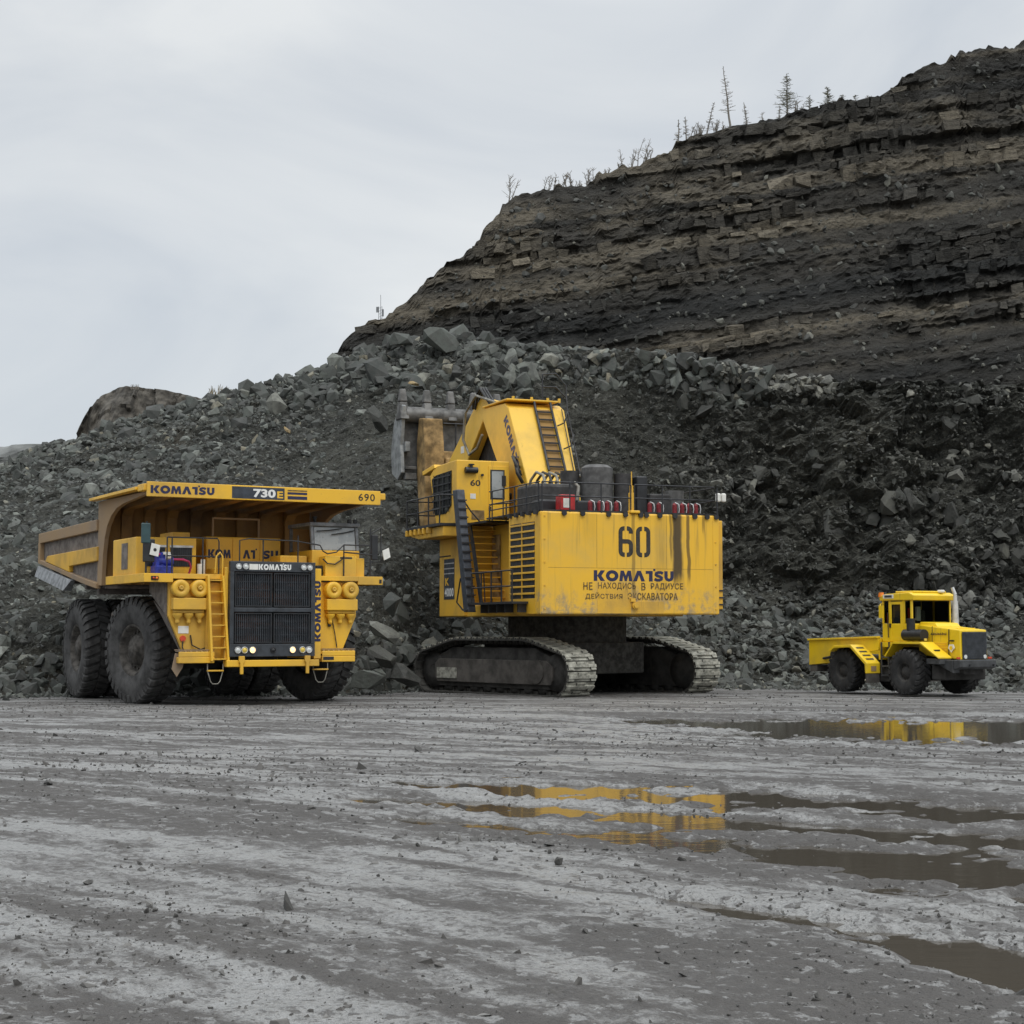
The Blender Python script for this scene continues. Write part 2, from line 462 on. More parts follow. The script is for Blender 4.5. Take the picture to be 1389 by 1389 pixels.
t.link(t.bump(fine, 0.06, 0.02), b.inputs['Normal'])
MT['counterweight'] = m

def rock_mat(name, stops, bump=0.5, tintattr=False):
    m, nt, b = base_mat(name, (0.2, 0.2, 0.2), 0.85)
    t = NT(nt)
    geo = t.n('ShaderNodeNewGeometry'); oi = t.n('ShaderNodeObjectInfo')
    r_ = t.math('FRACT', t.math('ADD', geo.outputs['Random Per Island'], oi.outputs['Random']))
    co = t.coord('Object'); n1 = t.noise(co, 2.2, 6, 0.65); n2 = t.noise(co, 0.5, 4, 0.6)
    c = t.ramp(r_, stops)
    c = t.mix(t.rng(n1, 0.32, 0.68, 0, 0.65), c, (0.075, 0.073, 0.068))
    t.link(c, b.inputs['Base Color'])
    t.link(t.bump(n1, bump, 0.12), b.inputs['Normal'])
    return m
MT['rock'] = rock_mat('blasted_grey_green_rock', [(0.0, (0.030, 0.034, 0.031)), (0.5, (0.063, 0.071, 0.063)), (0.82, (0.115, 0.127, 0.112)), (0.95, (0.20, 0.212, 0.186)), (1.0, (0.25, 0.225, 0.16))])
MT['rock_face'] = rock_mat('dirty_dark_rock', [(0.0, (0.030, 0.032, 0.028)), (0.6, (0.052, 0.055, 0.047)), (0.90, (0.092, 0.094, 0.080)), (1.0, (0.18, 0.178, 0.145))])
MT['rock_pale'] = rock_mat('pale_fresh_rock', [(0.0, (0.19, 0.195, 0.17)), (1.0, (0.25, 0.245, 0.20))], 0.4)
MT['rock_chalk'] = rock_mat('pale_weathered_rock', [(0.0, (0.11, 0.112, 0.10)), (0.6, (0.18, 0.18, 0.155)), (1.0, (0.28, 0.275, 0.23))], 0.4)
MT['mudclod'] = rock_mat('churned_mud_clod', [(0.0, (0.075, 0.070, 0.065)), (0.6, (0.12, 0.113, 0.106)), (1.0, (0.22, 0.215, 0.205))], 0.3)
MT['clod'] = rock_mat('muddy_gravel', [(0.0, (0.05, 0.048, 0.045)), (0.6, (0.10, 0.097, 0.092)), (1.0, (0.18, 0.175, 0.165))], 0.3)

m, nt, b = base_mat('quarry_fines', (0.06, 0.058, 0.055), 0.95, 0, 0.2)
t = NT(nt); co = t.coord('Object'); n1 = t.noise(co, 0.16, 5, 0.6); n2 = t.noise(co, 1.6, 8, 0.7); n3 = t.noise(co, 7, 5, 0.7)
vo = t.n('ShaderNodeTexVoronoi', {'Vector': co, 'Scale': 2.6, 'Randomness': 1.0}); vo.feature = 'F1'
c = t.mix(t.rng(n1, 0.35, 0.68), (0.034, 0.035, 0.031), (0.060, 0.060, 0.051))
c = t.mix(t.rng(t.noise(t.coord('Object', (1, 1, .6)), 0.11, 3, 0.6), 0.56, 0.72, 0, 0.7), c, (0.082, 0.064, 0.040))
c = t.mix(t.rng(n2, 0.52, 0.62, 0, 0.7), c, (0.092, 0.094, 0.082))
c = t.mix(t.rng(n3, 0.55, 0.62, 0, 0.55), c, (0.125, 0.125, 0.108))
c = t.mix(t.rng(n3, 0.46, 0.40, 0, 0.5), c, (0.020, 0.020, 0.018))
t.link(c, b.inputs['Base Color'])
h = t.math('ADD', t.math('MULTIPLY', n2, 1.0), t.math('ADD', t.math('MULTIPLY', n3, 0.35), t.math('MULTIPLY', vo.outputs['Distance'], -0.5)))
t.link(t.bump(h, 1.0, 0.30), b.inputs['Normal'])
MT['fines'] = m

m, nt, b = base_mat('bedded_rock', (0.1, 0.1, 0.1), 0.92, 0, 0.25)
t = NT(nt); at_ = t.n('ShaderNodeAttribute', attribute_name='tint'); co = t.coord('Object')
n1 = t.noise(co, 0.35, 6, 0.65); n2 = t.noise(t.coord('Object', (1.2, 1.2, 3.5)), 1.3, 7, 0.7); n3 = t.noise(t.coord('Object', (2.5, 2.5, 0.7)), 1.0, 5, 0.65)
c = t.mix(t.rng(n2, 0.42, 0.68, 0, 0.6), at_.outputs['Color'], (0.036, 0.034, 0.031))
c = t.mix(t.rng(n3, 0.60, 0.78, 0, 0.45), c, (0.13, 0.118, 0.095))
t.link(c, b.inputs['Base Color'])
t.link(t.bump(t.math('ADD', n2, t.math('MULTIPLY', n3, 0.6)), 1.0, 0.5), b.inputs['Normal'])
MT['bedded'] = m

# wet pit floor: slick slurry film against churned matt mud, drawn out along the haul lanes
m, nt, b = base_mat('wet_pit_mud', (0.15, 0.15, 0.15), 0.6, 0, 0.5)
t = NT(nt)
co = t.coord('Object')
tz = t.n('ShaderNodeSeparateXYZ', {0: t.n('ShaderNodeMapping', {'Vector': co, 'Rotation': (0, 0, R(38))}).outputs[0]})
bend = t.math('MULTIPLY', t.math('POWER', t.math('ABSOLUTE', t.math('ADD', tz.outputs['X'], 12.0)), 2.0), 0.011)      # lanes sweep round in wide arcs
turn = t.n('ShaderNodeCombineXYZ', {0: tz.outputs['X'], 1: t.math('ADD', tz.outputs['Y'], bend), 2: 0.0}).outputs[0]
def lanes_at(sc): return t.n('ShaderNodeMapping', {'Vector': turn, 'Scale': sc}).outputs[0]
warp = t.noise(co, 0.25, 3, 0.5)
lanes = t.noise(lanes_at((0.10, 0.85, 1.0)), 0.9, 4, 0.6, 0.7)
mid = t.noise(lanes_at((0.45, 1.6, 1.0)), 1.5, 5, 0.62, 0.4)
rag = t.noise(lanes_at((0.8, 1.25, 1)), 6.0, 5, 0.68)
grain = t.noise(co, 11.0, 4, 0.65)
fine = t.noise(co, 30, 4, 0.65)
wet = t.math('ADD', t.math('MULTIPLY', lanes, 0.55), t.math('MULTIPLY', mid, 0.45))
wet = t.math('ADD', wet, t.math('MULTIPLY', t.math('SUBTRACT', rag, 0.5), 0.30))
churn = t.rng(wet, 0.465, 0.565)
c = t.mix(churn, (0.088, 0.082, 0.076), (0.29, 0.288, 0.28))
c = t.mix(t.rng(warp, 0.5, 0.75, 0, 0.2), c, (0.13, 0.12, 0.11))
lump = t.math('ADD', t.math('MULTIPLY', rag, 0.55), t.math('MULTIPLY', grain, 0.45))
dark = t.rng(t.math('SUBTRACT', lump, t.math('MULTIPLY', t.math('SUBTRACT', wet, 0.5), 0.35)), 0.515, 0.555, 0, 0.85)
c = t.mix(dark, c, (0.078, 0.072, 0.067))
c = t.mix(t.rng(lump, 0.46, 0.41, 0, 0.55), c, (0.37, 0.37, 0.365))
c = t.mix(t.rng(fine, 0.54, 0.62, 0, 0.6), c, (0.072, 0.067, 0.062))
t.link(c, b.inputs['Base Color'])
t.link(t.rng(wet, 0.44, 0.60, 0.78, 0.38), b.inputs['Roughness'])
h = t.math('ADD', t.math('MULTIPLY', grain, 1.0), t.math('ADD', t.math('MULTIPLY', fine, 0.5), t.math('MULTIPLY', rag, 1.6)))
t.link(t.bump(h, 0.9, 0.07), b.inputs['Normal'])
MT['mud'] = m

m, nt, b = base_mat('silty_water', (0.066, 0.057, 0.045), 0.05, 0, 0.5)
b.inputs['IOR'].default_value = 1.33
t = NT(nt); n = t.noise(t.coord('Object', (1.0, 3.0, 1)), 3.0, 3, 0.5)
t.link(t.bump(n, 0.06, 0.02), b.inputs['Normal'])
MT['water'] = m
MT['bark'] = plain('dead_grey_bark', (0.19, 0.175, 0.155), 0.9, 0, 0.3, 3, 0)
MT['twig'] = plain('bare_twigs', (0.24, 0.215, 0.18), 0.9, 0, 0.3, 3, 0)
MT['needles'] = plain('sparse_larch_needles', (0.17, 0.165, 0.12), 0.9, 0, 0.3, 3, 0)
MT['straw'] = plain('dry_straw', (0.30, 0.26, 0.18), 0.9, 0, 0.3, 3, 0)
MT['hill'] = plain('weathered_spoil', (0.070, 0.063, 0.052), 0.95, 0, 0.6, 0.9, 1.0)
MT['far'] = plain('distant_bench', (0.15, 0.155, 0.15), 0.95, 0, 0.35, 0.08, 0.5)

# ------------------------------------------------------------------ ground
PUD = {  # water level: rut paths (x, y, half width)
    'middle': (0.0, [[(-1.1, 16.9, .3), (0.2, 16.5, .60), (2.1, 15.7, .85), (3.6, 14.5, .65), (5.2, 13.7, .3)],
                     [(-1.5, 15.5, .2), (-0.4, 15.0, .35), (0.6, 14.4, .42), (1.8, 13.5, .42), (3.4, 12.6, .45), (5.0, 12.0, .35)],
                     [(-0.9, 13.9, .16), (0.3, 13.1, .30), (1.3, 12.4, .34), (2.3, 11.6, .42), (3.1, 10.7, .80), (4.2, 9.7, .9), (5.6, 9.2, .8)],
                     [(0.8, 9.9, .08), (1.5, 9.15, .18), (2.1, 8.4, .30), (2.7, 7.6, .42), (3.6, 6.9, .4)]]),
    'far': (-0.30, [[(2.6, 33.5, .6), (4.5, 32.3, 1.4), (7.0, 30.8, 3.2), (9.5, 30.3, 3.6), (13.0, 30.6, 3.2), (17, 31.5, 1.4)]]),
}
def seg_field(X, Y, path):
    """1 at the middle of a rut path, falling to 0 at its edge and below beyond"""
    best = np.full(X.shape, -9.0)
    for (x0, y0, w0), (x1, y1, w1) in zip(path[:-1], path[1:]):
        dx, dy = x1 - x0, y1 - y0
        tt = np.clip(((X - x0) * dx + (Y - y0) * dy) / (dx * dx + dy * dy), 0, 1)
        d = np.hypot(X - x0 - tt * dx, Y - y0 - tt * dy)
        best = np.maximum(best, 1 - d / (w0 + tt * (w1 - w0)))
    return best
GY = np.array([-2000, 0, 17, 26, 36, 50, 64, 90, 4000]); GZ = np.array([.035, .035, .035, -.25, -.265, -.76, -.90, -1.1, -1.3])
def ground_z(X, Y):
    X = np.asarray(X, float); Y = np.asarray(Y, float)
    z = np.interp(Y, GY, GZ)
    z = z + 0.026 * fbm(X * 0.22, Y * 0.35, 3, 3)
    near = np.exp(-((Y - 20) / 45.0) ** 2)
    AL, AC = X * .83 - Y * .56, X * .56 + Y * .83
    z = z + near * 0.036 * fbm(AL * 0.10, AC * 1.15, 11, 4)          # old wheel lanes
    z = z + near * 0.026 * fbm(X * 2.4, Y * 3.2, 23, 4, 0.65)
    z = z + near * 0.030 * np.maximum(0, fbm(X * 5.0, Y * 5.5, 29, 3, 0.65) - 0.05)
    for lvl, paths in PUD.values():
        for p in paths:
            f = seg_field(X, Y, p) + 0.55 * fbm(X * 1.6, Y * 2.2, 31, 3) + 0.45 * fbm(X * 3.6, Y * 7.0, 33, 3, 0.6)
            w = smooth(-1.0, -0.1, f)
            bed = lvl + 0.012 - (0.048 if lvl > -.1 else 0.115) * smooth(-0.15, 0.5, f) + 0.050 * fbm(X * 2.4, Y * 4.4, 37, 4, 0.6) + 0.044 * fbm(X * 6.0, Y * 7.5, 39, 2)
            z = np.where(f > -1.0, z * (1 - w) + bed * w, z)
    return z
def axis_steps(stops):
    out = []
    for (a, b, st) in stops:
        out.append(np.linspace(a, b, max(2, int(round((b - a) / st))), endpoint=False))
    return np.concatenate(out + [[stops[-1][1]]])
gx = axis_steps([(-3000, -60, 300), (-60, -22, 2.0), (-22, -8, 0.16), (-8, 8, 0.06), (8, 22, 0.16), (22, 60, 2.0), (60, 3000, 300)])
gy = axis_steps([(-3000, -20, 300), (-20, 4, 1.2), (4, 9, 0.035), (9, 18, 0.05), (18, 36, 0.10), (36, 72, 0.25), (72, 140, 6), (140, 4000, 400)])
GX, GYY = np.meshgrid(gx, gy)
GZZ = ground_z(GX, GYY)
me = arr_mesh('ground', np.stack([GX, GYY, GZZ], -1).reshape(-1, 3), grid_faces(len(gy), len(gx)))
me.polygons.foreach_set('use_smooth', np.ones(len(me.polygons), bool))
ground = tag(link('ground', me, MT['mud']), 'wet grey pit floor of churned mud with wheel lanes', kind='structure')

def water_sheet(lvl, mask, label):
    low = GZZ < lvl + 0.004
    q = low[:-1, :-1] | low[1:, :-1] | low[:-1, 1:] | low[1:, 1:]
    mk = mask[:-1, :-1]
    fi = np.nonzero((q & mk).ravel())[0]
    F = grid_faces(len(gy), len(gx))[fi]
    used, inv = np.unique(F.ravel(), return_inverse=True)
    V = np.stack([GX.ravel()[used], GYY.ravel()[used], np.full(len(used), lvl)], 1)
    o = link('puddle', arr_mesh('puddle', V, inv.reshape(-1, 4)), MT['water'])
    return tag(o, label, kind='structure')
fm = np.full(GX.shape, -9.0)
for p in PUD['middle'][1]: fm = np.maximum(fm, seg_field(GX, GYY, p))
water_sheet(0.0, fm > -1.2, 'shallow brown rut puddles in the middle of the pit floor')
fm = seg_field(GX, GYY, PUD['far'][1][0])
water_sheet(-0.30, fm > -0.9, 'wide dark puddle mirroring the small tractor')
del fm

# ------------------------------------------------------------------ rocks
def rock_variants(n, pts=13, flat=0.75):
    out = []
    for k in range(n):
        rr = np.random.default_rng(100 + k)
        p = rr.normal(size=(pts, 3)); p /= (np.abs(p) ** 4).sum(1)[:, None] ** 0.25       # towards a block
        p *= rr.uniform(0.72, 0.98, (pts, 1))
        p *= np.array([rr.uniform(0.8, 1.25), rr.uniform(0.65, 1.0), rr.uniform(0.45, 0.85) * flat / 0.75])
        bm = bmesh.new()
        for q in p: bm.verts.new(q)
        bmesh.ops.convex_hull(bm, input=bm.verts)
        for v in [v for v in bm.verts if not v.link_faces]: bm.verts.remove(v)
        bmesh.ops.triangulate(bm, faces=bm.faces)
        bm.verts.index_update()
        out.append((np.array([v.co[:] for v in bm.verts]), np.array([[v.index for v in f.verts] for f in bm.faces])))
        bm.free()
    return out
ROCKS = rock_variants(18, 17)
CHIPS = rock_variants(12, 9)
ROCK_ME = {}
def rot_mats(n, g):
    q = g.normal(size=(n, 4)); q /= np.linalg.norm(q, axis=1)[:, None]
    w, x, y, z = q.T
    return np.stack([np.stack([1 - 2 * (y * y + z * z), 2 * (x * y - z * w), 2 * (x * z + y * w)], -1),
                     np.stack([2 * (x * y + z * w), 1 - 2 * (x * x + z * z), 2 * (y * z - x * w)], -1),
                     np.stack([2 * (x * z - y * w), 2 * (y * z + x * w), 1 - 2 * (x * x + y * y)], -1)], 1)
def rocks_joined(name, P, S, mat, parent=None, kind='stuff', label=None, shapes=None):
    shapes = shapes or ROCKS
    n = len(P); Rm = rot_mats(n, rng); k = rng.integers(0, len(shapes), n)
    Vs, Fs, b = [], [], 0
    for i, (v, f) in enumerate(shapes):
        id_ = np.nonzero(k == i)[0]
        if not len(id_): continue
        vv = np.einsum('nij,vj->nvi', Rm[id_], v) * S[id_][:, None, None] + P[id_][:, None, :]
        ff = f[None] + (np.arange(len(id_)) * len(v))[:, None, None] + b
        Vs.append(vv.reshape(-1, 3)); Fs.append(ff.reshape(-1, 3)); b += len(id_) * len(v)
    o = link(name, arr_mesh(name, np.concatenate(Vs), np.concatenate(Fs)), mat, parent)
    return tag(o, label, kind=kind)
def rock_single(name, p, s, mat, parent=None, k=None, rot=None, scale=None):
    k = int(rng.integers(0, len(ROCKS))) if k is None else k
    key = (k, mat.name)
    if key not in ROCK_ME:
        ROCK_ME[key] = arr_mesh('rock', *ROCKS[k]); ROCK_ME[key].materials.append(mat)
    o = link(name, ROCK_ME[key], None, parent)
    o.location = p
    o.rotation_euler = tuple(rng.uniform(0, 6.28, 3)) if rot is None else rot
    o.scale = (s, s, s) if scale is None else scale
    return o

def facets(x, y, seed):
    """tilted plates, one to each cell: broken rock"""
    x = np.asarray(x, float); y = np.asarray(y, float)
    ix, iy = np.floor(x), np.floor(y)
    best = np.full(x.shape, 1e9); out = np.zeros(x.shape)
    for dx in (-1, 0, 1):
        for dy in (-1, 0, 1):
            cx, cy = ix + dx, iy + dy
            ux = x - (cx + lattice(cx, cy, seed)); uy = y - (cy + lattice(cx, cy, seed + 1))
            d = ux * ux + uy * uy
            h = (lattice(cx, cy, seed + 2) - .5) + ux * (lattice(cx, cy, seed + 3) - .5) * 1.6 + uy * (lattice(cx, cy, seed + 4) - .5) * 1.6
            m_ = d < best
            best = np.where(m_, d, best); out = np.where(m_, h, out)
    return out
# ------------------------------------------------------------------ muck pile (blasted rock) behind the machines
crest_px = [(-260, 690, 86), (-120, 668, 86), (0, 634, 86), (60, 606, 86), (105, 596, 86), (160, 571, 87), (260, 546, 88), (360, 521, 89), (410, 506, 90), (450, 497, 90),
            (530, 468, 90), (590, 456, 90), (640, 462, 89), (700, 468, 88), (770, 473, 87), (840, 476, 86), (935, 488, 84), (1010, 500, 83), (1080, 509, 82), (1200, 519, 81), (1300, 522, 81), (1389, 525, 81), (1700, 530, 80)]
CR = np.array([tuple(at(*c)) for c in crest_px])
TOE = np.array([(-60, 52), (-30, 55), (-18, 57.2), (-13, 61.5), (-8, 61.8), (-5.6, 61.8), (-4.4, 64.5), (-3, 67), (0, 69.5), (5, 71), (10, 69.5), (14, 68.5), (18, 66.5), (24, 65), (45, 60), (90, 55)])
KN = np.array([  # x, share of the run, share of the rise at the knee between talus and face
    (-60, .5, .5), (-10, .5, .5), (-4, .5, .46), (0, .55, .42), (6, .66, .34), (11, .74, .28), (15, .75, .28), (24, .72, .27), (60, .7, .3)])
px_ = np.concatenate([np.arange(-52, -32, .5), np.arange(-32, 40, 0.19), np.arange(40, 64, .6)])
def pile_base(X, v):
    """v from 0 at the toe over 1 at the crest to 1.6 on the flat behind"""
    ty = np.interp(X, TOE[:, 0], TOE[:, 1]); tz = ground_z(X, ty) - 0.25
    cy = np.interp(X, CR[:, 0], CR[:, 1]); cz = np.interp(X, CR[:, 0], CR[:, 2])
    kr = np.interp(X, KN[:, 0], KN[:, 1]); kz = np.interp(X, KN[:, 0], KN[:, 2])
    f = np.clip(v / 0.45, 0, 1); g = np.clip((v - 0.45) / 0.55, 0, 1); bk = np.clip(v - 1, 0, 1)
    run = f * kr + g * (1 - kr); rise = f * kz + g * (1 - kz)
    run = run - 0.05 * np.sin(np.clip(v, 0, 1) * math.pi * 2)
    Y = ty + (cy - ty) * run + bk * 40
    Z = tz + (cz - tz) * rise - bk * bk * 5
    return X, Y, Z
def pile_pt(X, v):
    X, Y, Z = pile_base(X, v)
    Yd = np.clip(v, 0, 1) * 24
    amp = smooth(0.0, 0.10, v)
    right = smooth(4, 14, X)
    cav = fbm(X * 0.14, Yd * 0.16, 41, 3)
    n = 0.75 * cav + 0.5 * fbm(X * 0.45, Yd * 0.5, 43, 4, 0.6) + 0.26 * np.abs(fbm(X * 1.5, Yd * 1.5, 47, 3, 0.6)) + 0.12 * fbm(X * 4, Yd * 4, 49, 2)
    n = n + (0.42 * facets(X * 0.55, Yd * 0.6, 141) + 0.26 * facets(X * 1.5, Yd * 1.6, 147) + 0.10 * facets(X * 3.6, Yd * 3.6, 149)) * (0.55 + 0.85 * right)
    n = n * (0.75 + 0.55 * right * smooth(0.3, 0.5, v)) * amp
    gully = right * smooth(0.35, 0.55, v) * (0.9 * (np.abs(fbm(X * 0.5, Yd * 0.10, 53, 3)) - 0.25))
    n = n + gully * amp * (1 - smooth(0.9, 1.0, v))
    face = 0.62 + 0.3 * right
    return X + 0.25 * fbm(X * .9, Yd * .9, 57, 3), Y - n * face, Z + n * (0.75 - 0.3 * right) * (1 - 0.72 * smooth(0.9, 1.0, v))
pv = np.concatenate([np.linspace(0, 1.0, 210), np.linspace(1.03, 1.6, 12)])
PX, PV = np.meshgrid(px_, pv)
pp = np.stack(pile_pt(PX, PV), -1)
pile = tag(link('rubble_pile', arr_mesh('rubble_pile', pp.reshape(-1, 3), grid_faces(len(pv), len(px_))), MT['fines']), 'tall grey bank of blasted rock and fines behind the machines', kind='structure')

CAMP = np.array([0, 0, CAMZ])
def pix(P):
    c, s = math.cos(PITCH), math.sin(PITCH)
    d = P - CAMP
    dep = d[:, 1] * c + d[:, 2] * s
    return HALF + FPX * d[:, 0] / dep, HALF - FPX * (-d[:, 1] * s + d[:, 2] * c) / dep, dep

def scatter(n, xlo, xhi, vfun, sfun, sink=0.25):
    X = rng.uniform(xlo, xhi, n); v = vfun(n)
    x, y, z = pile_pt(X, v)
    S = sfun(n, X, v)
    P = np.stack([x, y, z], 1)
    P[:, 1] += S * sink * 0.6; P[:, 2] -= S * sink
    return P, S, X, v
def lognorm(med, sig, lo, hi):
    return lambda n, X, v: np.clip(med * np.exp(rng.normal(size=n) * sig), lo, hi)
sets = []
# loose blocky slope on the left and along the crest
P, S, X, v = scatter(19000, -42, 1.5, lambda n: rng.uniform(0.0, 1.03, n), lognorm(0.145, 0.62, 0.05, 0.75), 0.36)
dens = fbm(X * 0.12, v * 4, 61, 3); keep = (rng.uniform(size=len(X)) < 0.95 + dens * 1.2) & (v > 0.02)
keep &= ~((X > -9 - 8 * (v - .6)) & (v > 0.30) & (v < 0.86) & (rng.uniform(size=len(X)) < 0.75))
sets.append((P[keep], S[keep], 0))
P, S, X, v = scatter(2200, -42, 13, lambda n: rng.uniform(0.90, 1.06, n), lognorm(0.24, 0.45, 0.10, 0.75), 0.1); sets.append((P, S, 0))
P, S, X, v = scatter(420, -11.5, 1.0, lambda n: rng.uniform(0.84, 1.04, n), lognorm(0.38, 0.42, 0.15, 0.95), 0.15); sets.append((P, S, 0))
P, S, X, v = scatter(420, 10.5, 16.0, lambda n: 0.985 + rng.normal(size=n) * 0.012, lognorm(0.16, 0.4, 0.08, 0.4), 0.0); sets.append((P, S, 3))
# broken face on the right, stones half bedded in fines
P, S, X, v = scatter(9500, -5, 42, lambda n: rng.uniform(0.36, 1.0, n), lognorm(0.165, 0.68, 0.05, 0.9), 0.70)
dens = fbm(X * 0.22, v * 7, 63, 3); keep = rng.uniform(size=len(X)) < 0.42 + dens * 1.8
sets.append((P[keep], S[keep], 1))
P, S, X, v = scatter(1500, -3, 42, lambda n: rng.uniform(0.40, 0.97, n), lognorm(0.20, 0.5, 0.08, 0.6), 0.35)
dens = fbm(X * 0.30 + 9, v * 9, 67, 2); keep = dens > 0.22
sets.append((P[keep], S[keep], 3))
# talus and toe
P, S, X, v = scatter(6500, -2, 42, lambda n: rng.beta(1.1, 1.6, n) * 0.46, lognorm(0.18, 0.42, 0.08, 0.55), 0.2); sets.append((P, S, 2))
P, S, X, v = scatter(1100, -42, -3, lambda n: rng.uniform(0.0, 0.12, n), lognorm(0.26, 0.5, 0.1, 0.8), 0.2); sets.append((P, S, 0))
AP = np.concatenate([a[0] for a in sets]); AS = np.concatenate([a[1] for a in sets]); AK = np.concatenate([np.full(len(a[1]), a[2]) for a in sets])
ax, ay, ad = pix(AP)
size = AS / ad * FPX * ((ax > -5) & (ax < 1394))
# not where the machines stand in front
hid = ((ax > 85) & (ax < 490) & (ay > 690) & (ay < 930)) | ((ax > 600) & (ax < 975) & (ay > 640) & (ay < 930))
size[hid] = 0
order = np.argsort(-size)
top = order[:300]
single = np.zeros(len(AS), bool); single[top] = True
KM = {0: MT['rock'], 1: MT['rock_face'], 2: MT['rock'], 3: MT['rock_chalk']}
for i in top:
    rock_single('stone', tuple(AP[i]), float(AS[i]), KM[int(AK[i])], pile)
for kk, mk in KM.items():
    s_ = (AK == kk) & ~single
    rocks_joined('loose_stones', AP[s_], AS[s_], mk, pile)
# grit that roughens the slope
P, S, X, v = scatter(30000, -34, 36, lambda n: rng.uniform(0.0, 1.0, n), lognorm(0.085, 0.35, 0.04, 0.2), 0.15)
half = rng.uniform(size=len(S)) < np.where(X < -4, 0.6, 0.12)
rocks_joined('loose_stones', P[half], S[half], MT['rock'], pile, shapes=CHIPS)
rocks_joined('loose_stones', P[~half], S[~half], MT['rock_face'], pile, shapes=CHIPS)

# boulders one can point to
def boulder(px, py, depth, s, mat, label, rot=(0.2, 0.1, 0.4), k=3, scale=None):
    p = at(px, py, depth)
    o = rock_single('boulder', p, s, mat, None, k, rot, scale)
    return tag(o, label, 'boulder', 'large boulders on the rock pile')
boulder(521, 857, 61.2, 0.7, MT['rock_pale'], 'pale flat-faced boulder on the rubble just right of the dump truck', (1.1, 0.5, 0.3), 2, (0.80, 0.35, 0.50))
boulder(533, 820, 61.9, 0.5, MT['rock'], 'grey pointed boulder leaning above the pale slab beside the truck', (0.5, 0.9, 0.3), 5, (0.55, 0.5, 0.6))
boulder(520, 888, 60.9, 0.7, MT['rock_face'], 'dark boulder under the pale slab between truck and excavator', (0.3, 0.6, 1.3), 7, (0.95, 0.6, 0.55))
boulder(497, 922, 60.2, 0.7, MT['rock'], 'squat grey-green boulder at the pile foot beside the truck wheel', (0.1, 0.1, 0.3), 9, (0.85, 0.6, 0.60))
boulder(548, 918, 61.0, 0.5, MT['rock_face'], 'dark boulder at the pile foot in front of the crawler', (0.8, 0.3, 0.9), 4, (0.7, 0.5, 0.45))
boulder(598, 460, 88.5, 1.2, MT['rock'], 'largest pale grey boulder on the crest above the excavator bucket', (0.3, 0.5, 0.2), 6, (0.95, 0.75, 0.85))
boulder(543, 463, 89.0, 0.8, MT['rock'], 'angular grey block on the crest left of the largest boulder', (0.8, 0.2, 0.6), 1, (0.85, 0.7, 0.8))
boulder(374, 549, 84.0, 0.8, MT['rock_pale'], 'pale grey block high on the slope above the truck canopy', (0.4, 0.9, 0.2), 8, (0.62, 0.5, 0.68))
boulder(512, 570, 79.0, 1.1, MT['rock_face'], 'big dark slab half buried left of the excavator bucket', (0.5, 0.9, 0.5), 10, (0.85, 0.55, 0.6))
MT['rock_tan'] = rock_mat('tan_rock', [(0.0, (0.36, 0.26, 0.12)), (1.0, (0.40, 0.29, 0.14))], 0.4)
boulder(562, 520, 84.0, 0.25, MT['rock_tan'], 'small tan stone on the slope just above the bucket teeth', (0.4, 0.2, 0.2), 11, (0.33, 0.25, 0.22))
boulder(390, 583, 80.0, 0.22, MT['rock_tan'], 'small tan stone on the slope above the truck canopy lettering', (0.4, 0.7, 0.2), 12, (0.24, 0.2, 0.2))

# ------------------------------------------------------------------ bedded cliff
CLX = np.array([(px, py) for px, py in [(-300, 780), (100, 720), (250, 650), (330, 590), (400, 545), (450, 487), (480, 445), (520, 430), (580, 380), (632, 345), (662, 305), (690, 275), (725, 260), (760, 254), (800, 243), (905, 205), (960, 182), (1060, 155), (1140, 140), (1212, 124), (1236, 94), (1300, 78), (1389, 58), (1500, 40), (1800, 20)]], float)
kk = (HORIZON - CLX[:, 1]) / FPX
cz_ = (1.6 + 109.25 * kk) / (1 - 0.55 * kk); cy_ = 109.25 + 0.55 * cz_
cx_ = (CLX[:, 0] - HALF) / FPX * (cy_ * math.cos(PITCH) + (cz_ - CAMZ) * math.sin(PITCH))
DIP = 0.17
g2 = np.random.default_rng(21)
bands, s0 = [], -30.0
while s0 < 70:
    th = float(g2.choice([0.3, 0.45, 0.65, 0.95, 1.4], p=[.2, .28, .25, .19, .08])); bands.append((s0, s0 + th, g2.uniform(-1, 1), g2.uniform())); s0 += th
BS = np.array([b_[0] for b_ in bands]); BR = np.array([b_[2] for b_ in bands]); BC = np.array([b_[3] for b_ in bands])
def strat(X, Z): return Z - DIP * X + 0.9 * fbm(X * 0.05, Z * 0.02, 71, 3) + 0.22 * fbm(X * 0.35, Z * 0.15, 72, 3)
def tint_of(X, S):
    i = np.clip(np.searchsorted(BS, S) - 1, 0, len(BS) - 1)
    broad = 0.5 + 0.6 * fbm(X * 0.012, S * 0.30, 73, 3)
    t_ = np.clip(0.02 + 0.50 * BC[i] + 1.2 * (broad - 0.33) + 0.40 * fbm(X * 0.25, S * 0.6, 77, 3), 0, 1)[..., None]
    c0, c1, c2 = np.array([0.028, 0.029, 0.028]), np.array([0.060, 0.056, 0.048]), np.array([0.160, 0.140, 0.106])
    return np.where(t_ < 0.6, c0 + (c1 - c0) * t_ / 0.6, c1 + (c2 - c1) * (t_ - 0.6) / 0.4)
